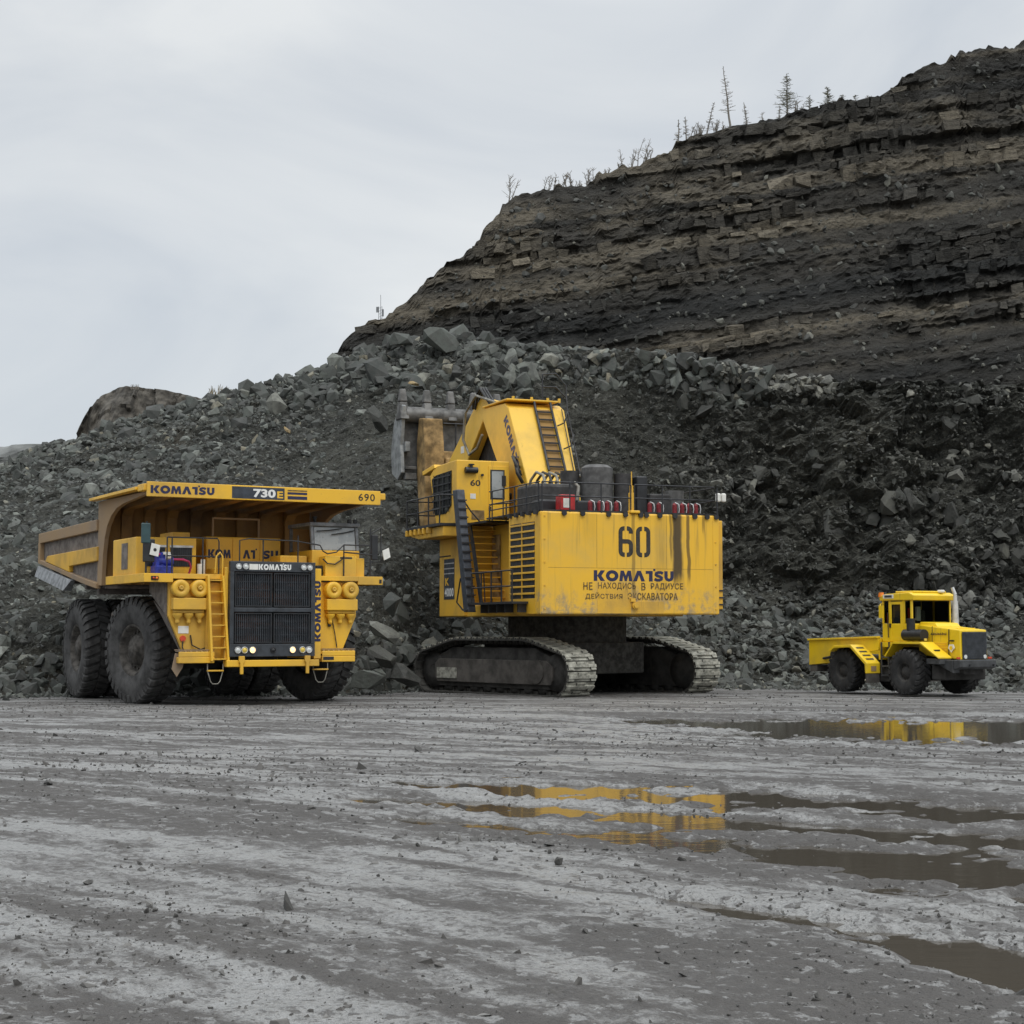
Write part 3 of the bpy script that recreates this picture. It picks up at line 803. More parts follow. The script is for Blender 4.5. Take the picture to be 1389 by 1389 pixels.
def cliff_y(X, Z):
    S = strat(X, Z)
    i = np.clip(np.searchsorted(BS, S) - 1, 0, len(BS) - 1)
    cell = np.floor(X / (0.7 + 1.3 * BC[i]) + 7.7 * BR[i])
    jag = lattice(cell, i, 79) - 0.5
    exposed = 0.25 + 0.75 * smooth(-0.25, 0.25, fbm(X * 0.05, S * 0.20, 83, 3) + 0.12)
    y = 109.25 + 0.55 * Z
    y = y - (0.25 + exposed) * (0.26 * facets(X * 0.75, S * 1.9, 161) + 0.18 * facets(X * 1.9, S * 3.6, 167))
    y = y - exposed * (0.60 * BR[i] + 0.50 * jag) - 2.2 * fbm(X * 0.045, Z * 0.05, 89, 3) - 0.7 * fbm(X * 0.3, Z * 0.3, 97, 4, 0.6)
    return y, S, exposed
cxs = np.arange(-34, 86, 0.25)
ztop = np.interp(cxs, cx_, cz_)
for _ in range(8):                       # settle the rim where the skyline runs, whatever the beds do to the face
    yy_ = cliff_y(cxs, ztop)[0]
    dp_ = yy_ * math.cos(PITCH) + (ztop - CAMZ) * math.sin(PITCH)
    ppx = HALF + FPX * cxs / dp_
    ppy = np.interp(ppx, CLX[:, 0], CLX[:, 1])
    b_ = (HALF - ppy) / FPX
    zn_ = CAMZ + yy_ * (math.sin(PITCH) + b_ * math.cos(PITCH)) / (math.cos(PITCH) - b_ * math.sin(PITCH))
    ztop = 0.5 * ztop + 0.5 * zn_
k_ = np.ones(9) / 9
ztop = np.convolve(np.pad(ztop, 4, 'edge'), k_, 'valid') + 0.5 * fbm(cxs * 0.5, cxs * 0, 101, 4, 0.6) + 0.55 * facets(cxs * 0.45, cxs * 0, 107) + 0.3 * facets(cxs * 1.3, cxs * 0, 109)
nv = 250
vv = np.linspace(0, 1, nv)
CX, CV = np.meshgrid(cxs, vv)
CZ = 3.0 + (ztop[None, :] - 3.0) * CV
CY, CS, CE = cliff_y(CX, CZ)
back = np.stack([np.stack([cxs, CY[-1] + d_, ztop - dz_ + 0.4 * fbm(cxs * .3, cxs * 0 + d_, 103, 2)], -1) for d_, dz_ in ((2.5, .1), (8, .5), (25, 3), (70, 12))], 0)
cv = np.concatenate([np.stack([CX, CY, CZ], -1), back], 0)
ct = tint_of(np.concatenate([CX, np.repeat(cxs[None], 4, 0)], 0), np.concatenate([CS, np.repeat(CS[-1:], 4, 0)], 0))
me = arr_mesh('cliff', cv.reshape(-1, 3), grid_faces(nv + 4, len(cxs)))
def set_tint(me, cols):
    a = me.color_attributes.new('tint', 'FLOAT_COLOR', 'POINT')
    a.data.foreach_set('color', np.concatenate([cols, np.ones((len(cols), 1))], 1).astype(np.float32).ravel())
set_tint(me, ct.reshape(-1, 3))
cliff = tag(link('cliff', me, MT['bedded']), 'dark bedded rock face of the upper pit wall', kind='structure')
# blocks standing proud along the beds
BV = np.array([(-1, -1, -1), (1, -1, -1), (1, 1, -1), (-1, 1, -1), (-1, -1, 1), (1, -1, 1), (1, 1, 1), (-1, 1, 1)], float) * 0.5
BF = np.array([(3, 2, 1, 0), (4, 5, 6, 7), (0, 1, 5, 4), (1, 2, 6, 5), (2, 3, 7, 6), (3, 0, 4, 7)])
blk = []
for j, (a_, b_, r_, c_) in enumerate(bands):
    x = -32.0
    while x < 84:
        w = g2.uniform(0.4, 0.95) * (1.0 + 1.2 * c_ * g2.uniform()); th = (b_ - a_) * g2.uniform(0.7, 1.0)
        xm = x + w / 2; zc = (a_ + b_) / 2 + DIP * xm - 0.9 * float(fbm(np.array(xm * 0.05), np.array(((a_ + b_) / 2 + DIP * xm) * 0.02), 71, 3))
        zt = np.interp(xm, cxs, ztop)
        if 6 < zc < zt - th * 0.4:
            blk.append((xm, zc, w, th, j)); 
        x += w * g2.uniform(1.0, 1.25)
blk = np.array(blk)
by, bs, be = cliff_y(blk[:, 0], blk[:, 1])
keep = g2.uniform(size=len(blk)) < 0.55 * smooth(0.35, 0.9, be) * (0.35 + 1.1 * (fbm(blk[:, 0] * 0.11, bs * 0.5, 171, 2) > 0.02))
blk, by, bs = blk[keep], by[keep], bs[keep]
nb = len(blk)
dep = g2.uniform(0.35, 0.95, nb)
Vb = BV[None] * np.stack([blk[:, 2], dep * 1.3, blk[:, 3]], 1)[:, None, :]
Vb = Vb + g2.normal(size=(nb, 8, 3)) * np.minimum(blk[:, 2], blk[:, 3])[:, None, None] * 0.14
Vb[:, :, 2] += Vb[:, :, 0] * DIP
yaw = g2.normal(size=nb) * 0.22
Vx = Vb[:, :, 0] * np.cos(yaw)[:, None] - Vb[:, :, 1] * np.sin(yaw)[:, None]
Vy = Vb[:, :, 0] * np.sin(yaw)[:, None] + Vb[:, :, 1] * np.cos(yaw)[:, None]
Vb[:, :, 0], Vb[:, :, 1] = Vx, Vy
Cb = np.stack([blk[:, 0], by + dep * 0.18, blk[:, 1]], 1)
Tb = tint_of(blk[:, 0], bs) * g2.uniform(0.75, 2.1, (nb, 1))
bxp, byp, bd = pix(Cb)
vis = (bxp > 470) & (bxp < 1389) & (byp > 60) & (byp < 500)
szb = blk[:, 2] * blk[:, 3] / bd ** 2 * vis
ordb = np.argsort(-szb); big = set(ordb[:300].tolist())
for i in ordb[:300]:
    me = arr_mesh('rock_block', Vb[i], BF); set_tint(me, np.repeat(Tb[i][None], 8, 0))
    o = link('rock_block', me, MT['bedded'], cliff); o.location = Cb[i]
rest = np.array([i for i in range(nb) if i not in big])
Vr = (Vb[rest] + Cb[rest][:, None, :]).reshape(-1, 3)
me = arr_mesh('bedded_blocks', Vr, (BF[None] + (np.arange(len(rest)) * 8)[:, None, None]).reshape(-1, 4))
set_tint(me, np.repeat(Tb[rest], 8, 0))
tag(link('bedded_blocks', me, MT['bedded'], cliff), kind='stuff')
# scree lying on the cliff ledges
n = 5200
X = rng.uniform(-25, 60, n); zt = np.interp(X, cxs, ztop); Z = 8 + (zt - 9) * rng.uniform(0, 1, n)
Yc, Sc, Ec = cliff_y(X, Z)
kp = rng.uniform(size=n) < 0.25 + 0.9 * (1 - Ec)
rocks_joined('loose_stones', np.stack([X, Yc, Z], 1)[kp], np.clip(0.16 * np.exp(rng.normal(size=n) * .45), .07, .5)[kp], MT['rock_face'], cliff)

# ------------------------------------------------------------------ far hill and bench on the left
def hill_mesh(name, sil, depth, thick, mat, label, seed):
    S_ = np.array([tuple(at(px, py, depth)) for px, py in sil])
    xs = np.linspace(S_[0, 0], S_[-1, 0], 260)
    top_ = np.interp(xs, S_[:, 0], S_[:, 2]) + thick * 0.012 * fbm(xs * 8 / thick, xs * 0, seed, 4, 0.6)
    rows = []
    for k_, tt in enumerate(np.linspace(0, 1, 80)):
        zz = top_ * tt - 2 * (1 - tt)
        yy = depth - thick * (1 - tt) + thick * 0.10 * fbm(xs * 7 / thick, xs * 0 + tt * 5, seed + 5, 5, 0.6) + thick * 0.06 * facets(xs * 12 / thick, xs * 0 + tt * 9, seed + 9)
        rows.append(np.stack([xs, yy, zz], -1))
    for d_, q in ((0.3, 1.0), (1.0, 0.98), (3.0, 0.7)):
        rows.append(np.stack([xs, np.full_like(xs, depth + thick * d_), top_ * q], -1))
    o = link(name, arr_mesh(name, np.array(rows).reshape(-1, 3), grid_faces(len(rows), len(xs))), mat)
    return tag(o, label, kind='structure')
hill_mesh('hill', [(60, 680), (95, 610), (105, 588), (118, 560), (135, 537), (150, 528), (172, 524), (200, 526), (225, 528), (250, 534), (300, 542), (380, 560), (460, 600)], 190, 26, MT['hill'], 'brown spoil hill behind the left end of the rubble pile', 111)
hill_mesh('distant_bench', [(-900, 600), (-300, 606), (-60, 607), (40, 605), (120, 604), (300, 610), (900, 640)], 420, 70, MT['far'], 'far grey bench on the horizon at the left edge', 117)

# ------------------------------------------------------------------ wheels
def tyre_mesh(Rr, W, rim_r, lugs, lug_h=0.06, slant=0.12):
    m = MB(); h = W / 2
    k = Rr - lug_h
    m.lathe([(rim_r, -h * .80), (rim_r + .04, -h * .90), (rim_r + (k - rim_r) * .45, -h * 1.0), (k * .90, -h * .97), (k * .975, -h * .84), (k, -h * .6), (k, h * .6), (k * .975, h * .84), (k * .90, h * .97), (rim_r + (k - rim_r) * .45, h), (rim_r + .04, h * .90), (rim_r, h * .80)], 56)
    for sd in (-1, 1):
        for i in range(lugs):
            t0 = 2 * math.pi * (i + (0.5 if sd > 0 else 0)) / lugs; dw = 2 * math.pi / lugs * 0.30
            def P(r, a, t): return (a * sd, r * math.cos(t), r * math.sin(t))
            prof = [(k - .02, h * .05), (Rr, h * .05), (Rr, h * .78), (Rr * .965, h * .96), (k * .87, h * 1.02), (k * .86, h * .90)]
            n_ = len(prof)
            vs = [P(r, a, t0 - dw + slant * a / h) for r, a in prof] + [P(r, a, t0 + dw + slant * a / h) for r, a in prof]
            fs = [tuple(range(n_)), tuple(range(n_, 2 * n_))[::-1]] + [(i_, i_ + n_, (i_ + 1) % n_ + n_, (i_ + 1) % n_) for i_ in range(n_)]
            if sd < 0: fs = [f[::-1] for f in fs]
            m._add(vs, fs)
    return m
def rim_mesh(r, W, out=-1, bolts=16, dish=0.25):
    m = MB(); h = W / 2 * .82; o = out
    m.lathe([(r + .02, h * o), (r * .97, h * o * 1.02), (r * .90, h * o * .92), (r * .84, (h - dish) * o), (r * .60, (h - dish) * o), (r * .56, (h - dish * .45) * o), (r * .36, (h - dish * .35) * o), (r * .34, (h - dish * .1) * o), (0.01, (h - dish * .1) * o)], 36)
    m.lathe([(r + .01, h), (r + .01, -h)], 36)
    m.lathe([(r * .9, -h * o * .8), (0.01, -h * o * .8)], 24)
    for i in range(bolts):
        t_ = 2 * math.pi * i / bolts
        c_, s_ = math.cos(t_) * r * .72, math.sin(t_) * r * .72
        m.cyl(((h - dish) * o, c_, s_), ((h - dish + .06) * o, c_, s_), r * .045, n=6)
    return m
def wheel(parent, loc, rim, tyre, rmat, tmat, rz=0, data=None):
    """rim mesh is the wheel, the tyre its child; data caches meshes"""
    key = ('w',) + tuple(data)
    if key not in ROCK_ME:
        w = rim().build('wheel', rmat, parent, loc=loc, rz=rz); ty = tyre().build('tyre', tmat, w)
        ROCK_ME[key] = (w.data, ty.data)
    else:
        a, b_ = ROCK_ME[key]
        w = link('wheel', a, None, parent); w.location = loc; w.rotation_euler = (0, 0, R(rz))
        link('tyre', b_, None, w)
    return w

# ------------------------------------------------------------------ dump truck
T = tag(empty('dump_truck', (-8.99, 53.3, -0.80), 29), 'huge yellow mining dump truck with canopy, parked front-on', 'dump truck')
BG0 = MT['body_grey']
Y_, YD, BK, GR = MT['yellow'], MT['yellow_dirty'], MT['black'], MT['grille']
rt = lambda: tyre_mesh(1.675, 0.98, 0.80, 34)
wheel(T, (-2.86, 0, 1.675), lambda: rim_mesh(.80, .98, -1), rt, MT['rim'], MT['rubber'], 13, ('t', -1))
wheel(T, (2.86, 0, 1.675), lambda: rim_mesh(.80, .98, 1), rt, MT['rim'], MT['rubber'], 13, ('t', 1))
for x_, o_ in ((-3.05, -1), (-1.98, -1), (1.98, 1), (3.05, 1)):
    wheel(T, (x_, 5.9, 1.675), None, None, None, None, 0, ('t', o_))
# chassis
m = MB().box(-1.15, -0.75, -2.9, 8.6, 1.5, 2.3).box(0.75, 1.15, -2.9, 8.6, 1.5, 2.3).box(-1.2, 1.2, -1.0, 1.0, 1.3, 2.5).cyl((-2.4, 0, 1.675), (2.4, 0, 1.675), .34).box(-1.3, 1.3, 4.9, 6.9, .95, 2.5).box(-.9, .9, 2.0, 3.6, 1.2, 2.4)
m.cyl((-1.75, -.1, 1.6), (-1.75, -.25, 3.6), .26).cyl((1.75, -.1, 1.6), (1.75, -.25, 3.6), .26).cyl((-2.4, 5.9, 1.675), (2.4, 5.9, 1.675), .5)
m.build('chassis', MT['under'], T, 0.02)
m = MB()
for sx in (-1, 1):
    m.cyl((sx * 1.05, 4.4, 2.2), (sx * 1.05, 3.2, 4.4), .16)
m.build('hoist_cylinders', MT['under'], T)
# fuel and hydraulic tanks behind the front wheels
MB().box(-2.9, -1.25, 2.3, 3.7, 1.7, 2.9).build('fuel_tank', MT['body_grey'], T, .08)
MB().box(1.25, 2.9, 2.3, 3.7, 1.7, 2.9).build('fuel_tank', MT['body_grey'], T, .08)
# front bumper beam, tow hooks
MB().box(-1.40, 1.56, -3.58, -3.25, 1.20, 1.40).build('bumper', Y_, T, .02)
for x_ in (-.95, 1.15):
    m = MB().prism([(x_ - .09, 1.52), (x_ - .09, 1.36), (x_ - .05, 1.30), (x_ - .05, .98), (x_ + .05, .98), (x_ + .05, 1.30), (x_ + .09, 1.36), (x_ + .09, 1.52)], 'y', -3.66, -3.585)
    m.build('tow_hook', YD, T, .015)
# radiator grille
g = MB()
for x0, x1, z0, z1 in ((-1.31, 1.42, 4.05, 4.36), (-1.31, 1.42, 1.50, 1.88), (-1.31, -1.18, 1.88, 4.05), (1.28, 1.42, 1.88, 4.05), (-1.18, 1.28, 2.84, 2.97)):
    g.box(x0, x1, -3.56, -3.40, z0, z1)
fr = g.build('radiator_grille', GR, T, .015)
MB().box(-1.18, 1.28, -3.43, -3.36, 1.88, 4.05).build('radiator_core', MT['core'], fr)
for x0, x1, z0, z1 in ((-1.15, .02, 1.91, 2.81), (.08, 1.25, 1.91, 2.81), (-1.15, .02, 3.00, 4.02), (.08, 1.25, 3.00, 4.02)):
    m = MB()
    for i in range(19):
        xx_ = x0 + .04 + (x1 - x0 - .08) * i / 18
        m.box(xx_ - .011, xx_ + .011, -3.50, -3.455, z0, z1)
    for i in range(5):
        zz_ = z0 + .03 + (z1 - z0 - .06) * i / 4
        m.box(x0, x1, -3.47, -3.45, zz_ - .012, zz_ + .012)
    m.build('grille_bars', GR, fr)
    m = MB()
    for (a, b_, c, d) in ((x0, x1, z1 - .03, z1), (x0, x1, z0, z0 + .03), (x0, x0 + .03, z0 + .03, z1 - .03), (x1 - .03, x1, z0 + .03, z1 - .03)):
        m.box(a, b_, -3.545, -3.44, c, d)
    m.build('grille_panel_frame', BK, fr)
def lamp(x, y, z, r, mat, parent, name='headlight', rim=None):
    o = MB().lathe([(r * 1.15, -.0), (r * 1.2, -.05), (r, -.06), (r * .98, -.02)], 20, 'y', (x, y, z)).build(name, rim or MT['silver'], parent)
    m2 = MB().lathe([(r, -.035), (r * .7, -.055), (r * .3, -.068), (.001, -.07)], 20, 'y', (x, y, z)); m2.build('lens', mat, o)
    return o
for x_ in (-1.06, -.84, 1.02, 1.22): lamp(x_, -3.56, 4.20, .075, MT['lens'], T)
for x_, mt in ((-1.06, 'lens'), (-.85, 'lens_yellow'), (-.60, 'lit'), (.68, 'lit'), (1.00, 'lens_yellow'), (1.21, 'lens')): lamp(x_, -3.56, 1.70, .085, MT[mt], T)
lamp(.06, -3.56, 1.70, .07, MT['black'], T, 'horn', MT['black'])
logo('KOMATSU', MT['white_letter'], fr, (-.42, -3.562, 4.11), (1, 0, 0), (0, 0, 1), 1.04, .17)
MB().box(-.72, -.44, -3.575, -3.56, 4.11, 4.28).build('sticker', MT['white'], fr, label='small pale sticker left of the grille lettering')
# hood behind the grille and the two upright cheeks beside it
MB().box(-1.22, 1.34, -3.395, -1.05, 1.52, 4.05).build('hood', Y_, T, .03)
MB().box(1.425, 1.66, -3.45, -1.2, 1.42, 4.18).build('hood_side_panel', Y_, T, .02)
MB().box(-1.42, -1.315, -3.40, -1.2, 1.42, 4.18).build('hood_side_panel', YD, T, .02)
logo('KOMATSU', MT['navy'], T, (1.64, -3.458, 1.95), (0, 0, 1), (-1, 0, 0), 1.85, .19)
# fender bulkheads, air cleaners and what hangs under them
for sx in (-1, 1):
    poly = [(sx * 1.70, 1.55), (sx * 2.52, 1.55), (sx * 3.02, 2.72), (sx * 3.02, 3.78), (sx * 1.70, 3.78)]
    fd = MB().prism(poly, 'y', -3.0, -2.86).build('fender', Y_, T, .02)
    q = MB()
    q.hexa([(sx * 3.0, -2.86, 2.74), (sx * 3.06, -2.86, 2.74), (sx * 3.06, -1.2, 3.45), (sx * 3.0, -1.2, 3.45), (sx * 3.0, -2.86, 3.76), (sx * 3.06, -2.86, 3.76), (sx * 3.06, -1.2, 3.76), (sx * 3.0, -1.2, 3.76)])
    q.hexa([(sx * 2.50, -2.86, 1.57), (sx * 2.56, -2.86, 1.57), (sx * 2.56, -2.1, 2.2), (sx * 2.50, -2.1, 2.2), (sx * 3.0, -2.86, 2.73), (sx * 3.06, -2.86, 2.73), (sx * 3.06, -1.6, 3.2), (sx * 3.0, -1.6, 3.2)])
    q.build('fender_flange', BG0, fd)
    for ax_ in (2.15, 2.73):
        c_ = MB().lathe([(.262, -2.9), (.262, -3.28), (.245, -3.31), (.10, -3.315), (.085, -3.27), (.001, -3.27)], 28, 'y', (sx * ax_, 0, 3.53)).build('air_cleaner', Y_, T)
        MB().lathe([(.075, -3.27), (.075, -3.34), (.03, -3.345), (.02, -3.33), (.001, -3.33)], 14, 'y', (sx * ax_, 0, 3.55)).build('cap', YD, c_)
    x0, x1 = sorted((sx * 1.93, sx * 2.96))
    MB().box(x0, x1, -3.28, -2.98, 2.90, 3.25).build('cleaner_box', Y_, T, .025)
    MB().box(x0 + .05, x1 - .05, -3.20, -2.99, 2.80, 2.895).build('cleaner_sump', YD, T, .03)
    for ax_ in (2.10, 2.44, 2.78):
        MB().lathe([(.15, 2.795), (.15, 2.73), (.07, 2.64), (.06, 2.58), (.075, 2.54), (.04, 2.48), (.001, 2.47)], 16, 'z', (sx * ax_, -3.11, 0)).build('dust_valve', Y_, T)
    x0, x1 = sorted((sx * 1.72, sx * 2.82))
    st_ = MB().box(x0, x1, -3.42, -2.95, 1.32, 1.50).box(x0, x1, -3.42, -3.38, 1.50, 1.66).build('step_box', Y_, T, .02)
    gr_ = MB()
    for i in range(7):
        xx_ = x0 + .06 + i * (x1 - x0 - .12) / 6
        gr_.box(xx_ - .03, xx_ + .03, -3.40, -2.97, 1.66, 1.69)
    gr_.box(x0, x1, -3.40, -3.37, 1.70, 1.725).box(x0, x1, -3.0, -2.97, 1.70, 1.725)
    gr_.build('step_grating', MT['body_brown'], st_)
    hx = sx * 1.68
    MB().tube([(hx - .24, -3.36, 1.3), (hx - .24, -3.37, 1.10), (hx - .15, -3.38, .78), (hx - .08, -3.38, .70), (hx + .08, -3.38, .70), (hx + .15, -3.38, .78), (hx + .24, -3.37, 1.10), (hx + .24, -3.36, 1.3)], .016).build('cable_stirrup', MT['hose_grey'], T)
    MB().box(hx - .25, hx + .25, -3.42, -3.30, 1.07, 1.115).build('hanging_step', YD, T, .01)
MB().box(-2.72, -2.40, -3.012, -3.0, 2.20, 2.42).build('white_plate', MT['white'], T)
MB().cyl((-2.58, -3.06, 2.05), (-2.58, -3.0, 2.05), .09).build('button_housing', MT['red_lens'], T)
MB().tube([(-2.35, -3.04, 2.15), (-2.30, -3.06, 1.85), (-2.05, -3.10, 1.72), (-1.85, -3.06, 1.78)], .02).build('air_hose', BK, T)
MB().tube([(-2.58, -3.05, 2.0), (-2.60, -3.06, 1.8), (-2.52, -3.05, 1.6)], .018).build('air_hose', BK, T)
MB().tube([(2.20, -3.05, 2.6), (2.28, -3.06, 2.2), (2.36, -3.05, 1.75)], .016).build('air_hose', BK, T)
MB().tube([(1.78, -3.05, 2.5), (1.80, -3.06, 2.1), (1.74, -3.05, 1.7)], .016).build('air_hose', BK, T)
MB().box(2.05, 2.15, -3.08, -3.0, 2.40, 2.62).build('coupling', BK, T, .02)
MB().prism([(-2.85, 1.62), (-2.55, 1.55), (-2.62, 1.20), (-2.80, .92), (-2.95, 1.15)], 'y', -3.2, -3.15).build('mud_flap', MT['body_brown'], T)
MB().box(1.75, 2.1, -3.43, -3.421, 1.38, 1.48).build('number_plate', BK, T)
# ladder on the right-hand side of the grille
ld = MB()
for a_, b_ in (((-1.96, 3.92), (-1.87, 1.38)), ((-1.50, 3.92), (-1.36, 1.38))):
    ld.hexa([(b_[0], -3.55, b_[1]), (b_[0] + .07, -3.55, b_[1]), (b_[0] + .07, -3.30, b_[1]), (b_[0], -3.30, b_[1]), (a_[0], -3.40, a_[1]), (a_[0] + .07, -3.40, a_[1]), (a_[0] + .07, -3.15, a_[1]), (a_[0], -3.15, a_[1])])
lad = ld.build('ladder', Y_, T, .012)
for i in range(8):
    z_ = 1.42 + i * .335; f_ = (z_ - 1.38) / 2.54; xo = -1.80 - .09 * f_; xi = -1.36 - .14 * f_; y_ = -3.5 + .15 * f_
    MB().box(xo, xi, y_, y_ + .2, z_, z_ + .035).build('rung', YD, lad)
MB().box(-1.90, -1.40, -3.1, -3.06, 1.4, 3.72).build('ladder_back', Y_, T)
# deck
dk = MB().box(-3.78, 3.80, -3.10, 0.95, 3.84, 3.95).build('deck', Y_, T, .015)
m = MB()
for x0, x1 in ((-3.80, -2.95), (3.0, 3.82)):
    m.box(x0, x1, -3.2, -3.101, 3.71, 3.97)
m.box(-2.95, -1.4, -3.2, -3.101, 3.82, 3.97).box(1.66, 3.0, -3.2, -3.101, 3.82, 3.97).box(-3.83, -3.781, -3.2, .95, 3.71, 3.97).box(3.801, 3.84, -3.2, .95, 3.71, 3.97)
m.build('deck_edge', Y_, T, .012)
MB().box(-3.62, -3.40, -3.215, -3.2, 3.77, 3.89).build('marker_plate', BK, T)
lamp(-3.46, -3.215, 3.83, .05, MT['orange_lens'], T, 'marker_lamp', BK)
lamp(-3.56, -3.215, 3.83, .04, MT['red_lens'], T, 'marker_lamp', BK)
MB().box(3.72, 3.80, -3.215, -3.2, 3.76, 3.88).build('marker_lamp', BK, T)
# retarder grid house on the deck
gh = MB().box(-3.72, -1.84, -1.95, 0.55, 3.96, 5.10).build('grid_house', Y_, T, .03)
for x0, x1 in ((-3.40, -2.82), (-2.66, -1.98)):
    lv = MB().box(x0, x1, -1.965, -1.93, 4.22, 4.80).build('louvre_opening', BK, gh)
    m = MB()
    for i in range(12):
        xx_ = x0 + .03 + i * (x1 - x0 - .06) / 11
        m.box(xx_ - .008, xx_ + .008, -1.985, -1.966, 4.22, 4.80)
    m.build('louvre_bars', GR, gh)
    MB().box(x0 - .02, x1 + .03, -1.99, -1.951, 4.80, 4.865).build('louvre_rail', MT['silver'], gh)
MB().box(-3.735, -3.70, -1.1, -.45, 4.15, 4.95).build('side_opening', MT['body_grey'], gh)
MB().box(-2.45, -1.9, -1.5, -.2, 5.101, 5.30).build('grid_house_duct', YD, T, .02)
m = MB().box(-3.30, -2.75, -2.55, -2.05, 3.98, 4.22).cyl((-3.2, -2.3, 4.36), (-2.7, -2.3, 4.36), .15).cyl((-3.05, -2.3, 4.2), (-3.05, -2.3, 4.62), .12).cyl((-2.80, -2.3, 4.3), (-2.80, -2.3, 4.56), .10).box(-3.25, -3.15, -2.5, -2.1, 4.1, 4.55)
bp = m.build('blue_pump', MT['blue'], T, .02)
MB().cyl((-2.95, -2.4, 4.5), (-2.80, -2.4, 4.5), .09).box(-3.02, -2.8, -2.42, -2.3, 4.56, 4.64).build('pump_cap', MT['white'], bp)
MB().box(-3.5, -2.3, -2.6, -2.0, 3.955, 3.99).build('pump_tray', BK, bp)
MB().tube([(-2.72, -2.4, 4.42), (-2.4, -2.4, 4.42), (-2.2, -2.35, 4.36), (-2.12, -2.3, 4.2), (-2.15, -2.2, 4.0)], .035).build('pump_hose', MT['magenta'], bp)
MB().tube([(-3.15, -2.5, 4.55), (-3.35, -2.5, 4.62), (-3.45, -2.4, 4.6)], .04).build('pump_hose', MT['magenta'], bp)
m = MB().cyl((-1.80, -2.3, 3.96), (-1.80, -2.3, 4.3), .12).cyl((-1.68, -2.1, 3.96), (-1.68, -2.1, 4.45), .07)
m.build('white_canister', MT['white'], T)
# control cabinet with three doors
cb = MB().box(-1.20, 1.28, -.95, .5, 3.96, 5.22).build('control_cabinet', Y_, T, .02)
for x0, x1 in ((-1.17, -.36), (-.33, .55), (.58, 1.25)):
    MB().box(x0, x1, -.975, -.955, 3.99, 5.19).build('cabinet_door', Y_, cb, .006)
for s_, x0, w in (('KOM', -1.14, .74), ('AT', .0, .42), ('SU', .66, .52)):
    logo(s_, MT['navy'], cb, (x0, -.98, 4.55), (1, 0, 0), (0, 0, 1), w, .27)
m = MB()
for x0, x1, z0, z1 in ((-.95, .62, 5.78, 5.84), (-.95, -.90, 5.23, 5.78), (.57, .62, 5.23, 5.78)):
    m.box(x0, x1, -.8, -.74, z0, z1)
m.build('cabinet_frame', MT['body_brown'], T)
# cab
cabm = MB().box(1.72, 3.34, -2.52, -.55, 3.96, 4.80).build('cab', Y_, T, .03)
m = MB()
for x0, x1, y0, y1 in ((1.72, 1.82, -2.50, -2.38), (3.24, 3.34, -2.50, -2.38), (1.72, 1.82, -.65, -.55), (3.24, 3.34, -.65, -.55), (3.26, 3.34, -1.6, -1.5)):
    m.hexa([(x0, y0, 4.80), (x1, y0, 4.80), (x1, y1, 4.80), (x0, y1, 4.80), (x0, y0 + .12 * (y0 < -2), 5.56), (x1, y0 + .12 * (y0 < -2), 5.56), (x1, y1 + .12 * (y0 < -2), 5.56), (x0, y1 + .12 * (y0 < -2), 5.56)])
m.box(1.68, 3.38, -2.45, -.52, 5.56, 5.68)
m.build('cab_frame', MT['grey'], cabm, .02)
gl = MB(); gl.hexa([(1.84, -2.47, 4.82), (3.22, -2.47, 4.82), (3.22, -2.44, 4.82), (1.84, -2.44, 4.82), (1.84, -2.35, 5.54), (3.22, -2.35, 5.54), (3.22, -2.32, 5.54), (1.84, -2.32, 5.54)])
gl.build('windscreen', MT['glass_pale'], cabm)
MB().box(3.29, 3.31, -2.3, -.66, 4.82, 5.55).build('side_window', MT['glass_pale'], cabm)
MB().tube([(1.9, -2.44, 5.40), (2.3, -2.46, 5.43), (2.75, -2.44, 5.5)], .018).build('wiper', BK, cabm)
MB().tube([(2.4, -2.46, 5.30), (2.8, -2.45, 5.36), (3.2, -2.43, 5.45)], .018).build('wiper', BK, cabm)
m = MB().box(1.95, 3.0, -3.05, -2.53, 3.96, 4.60).build('cab_locker', Y_, T, .02)
MB().box(2.45, 2.85, -3.06, -3.048, 4.52, 4.57).build('locker_handle', BK, m)
MB().box(1.72, 1.93, -2.9, -2.53, 3.96, 4.3).build('cab_locker', BK, T, .02)
MB().box(3.05, 3.34, -2.9, -2.53, 3.96, 4.55).build('cab_locker', Y_, T, .02)
MB().box(.75, 1.65, -2.3, -1.4, 3.96, 4.62).build('engine_housing', YD, T, .04)
MB().cyl((2.1, -1.8, 5.68), (2.1, -1.8, 5.85), .05).cyl((2.1, -1.8, 5.85), (2.1, -1.8, 5.9), .08).build('roof_beacon', BK, cabm)
for i, x_ in enumerate((2.95, 3.15)):
    MB().box(x_, x_ + .12, -2.5, -2.4, 5.68, 5.80).build('roof_lamp', BK, cabm, .02)
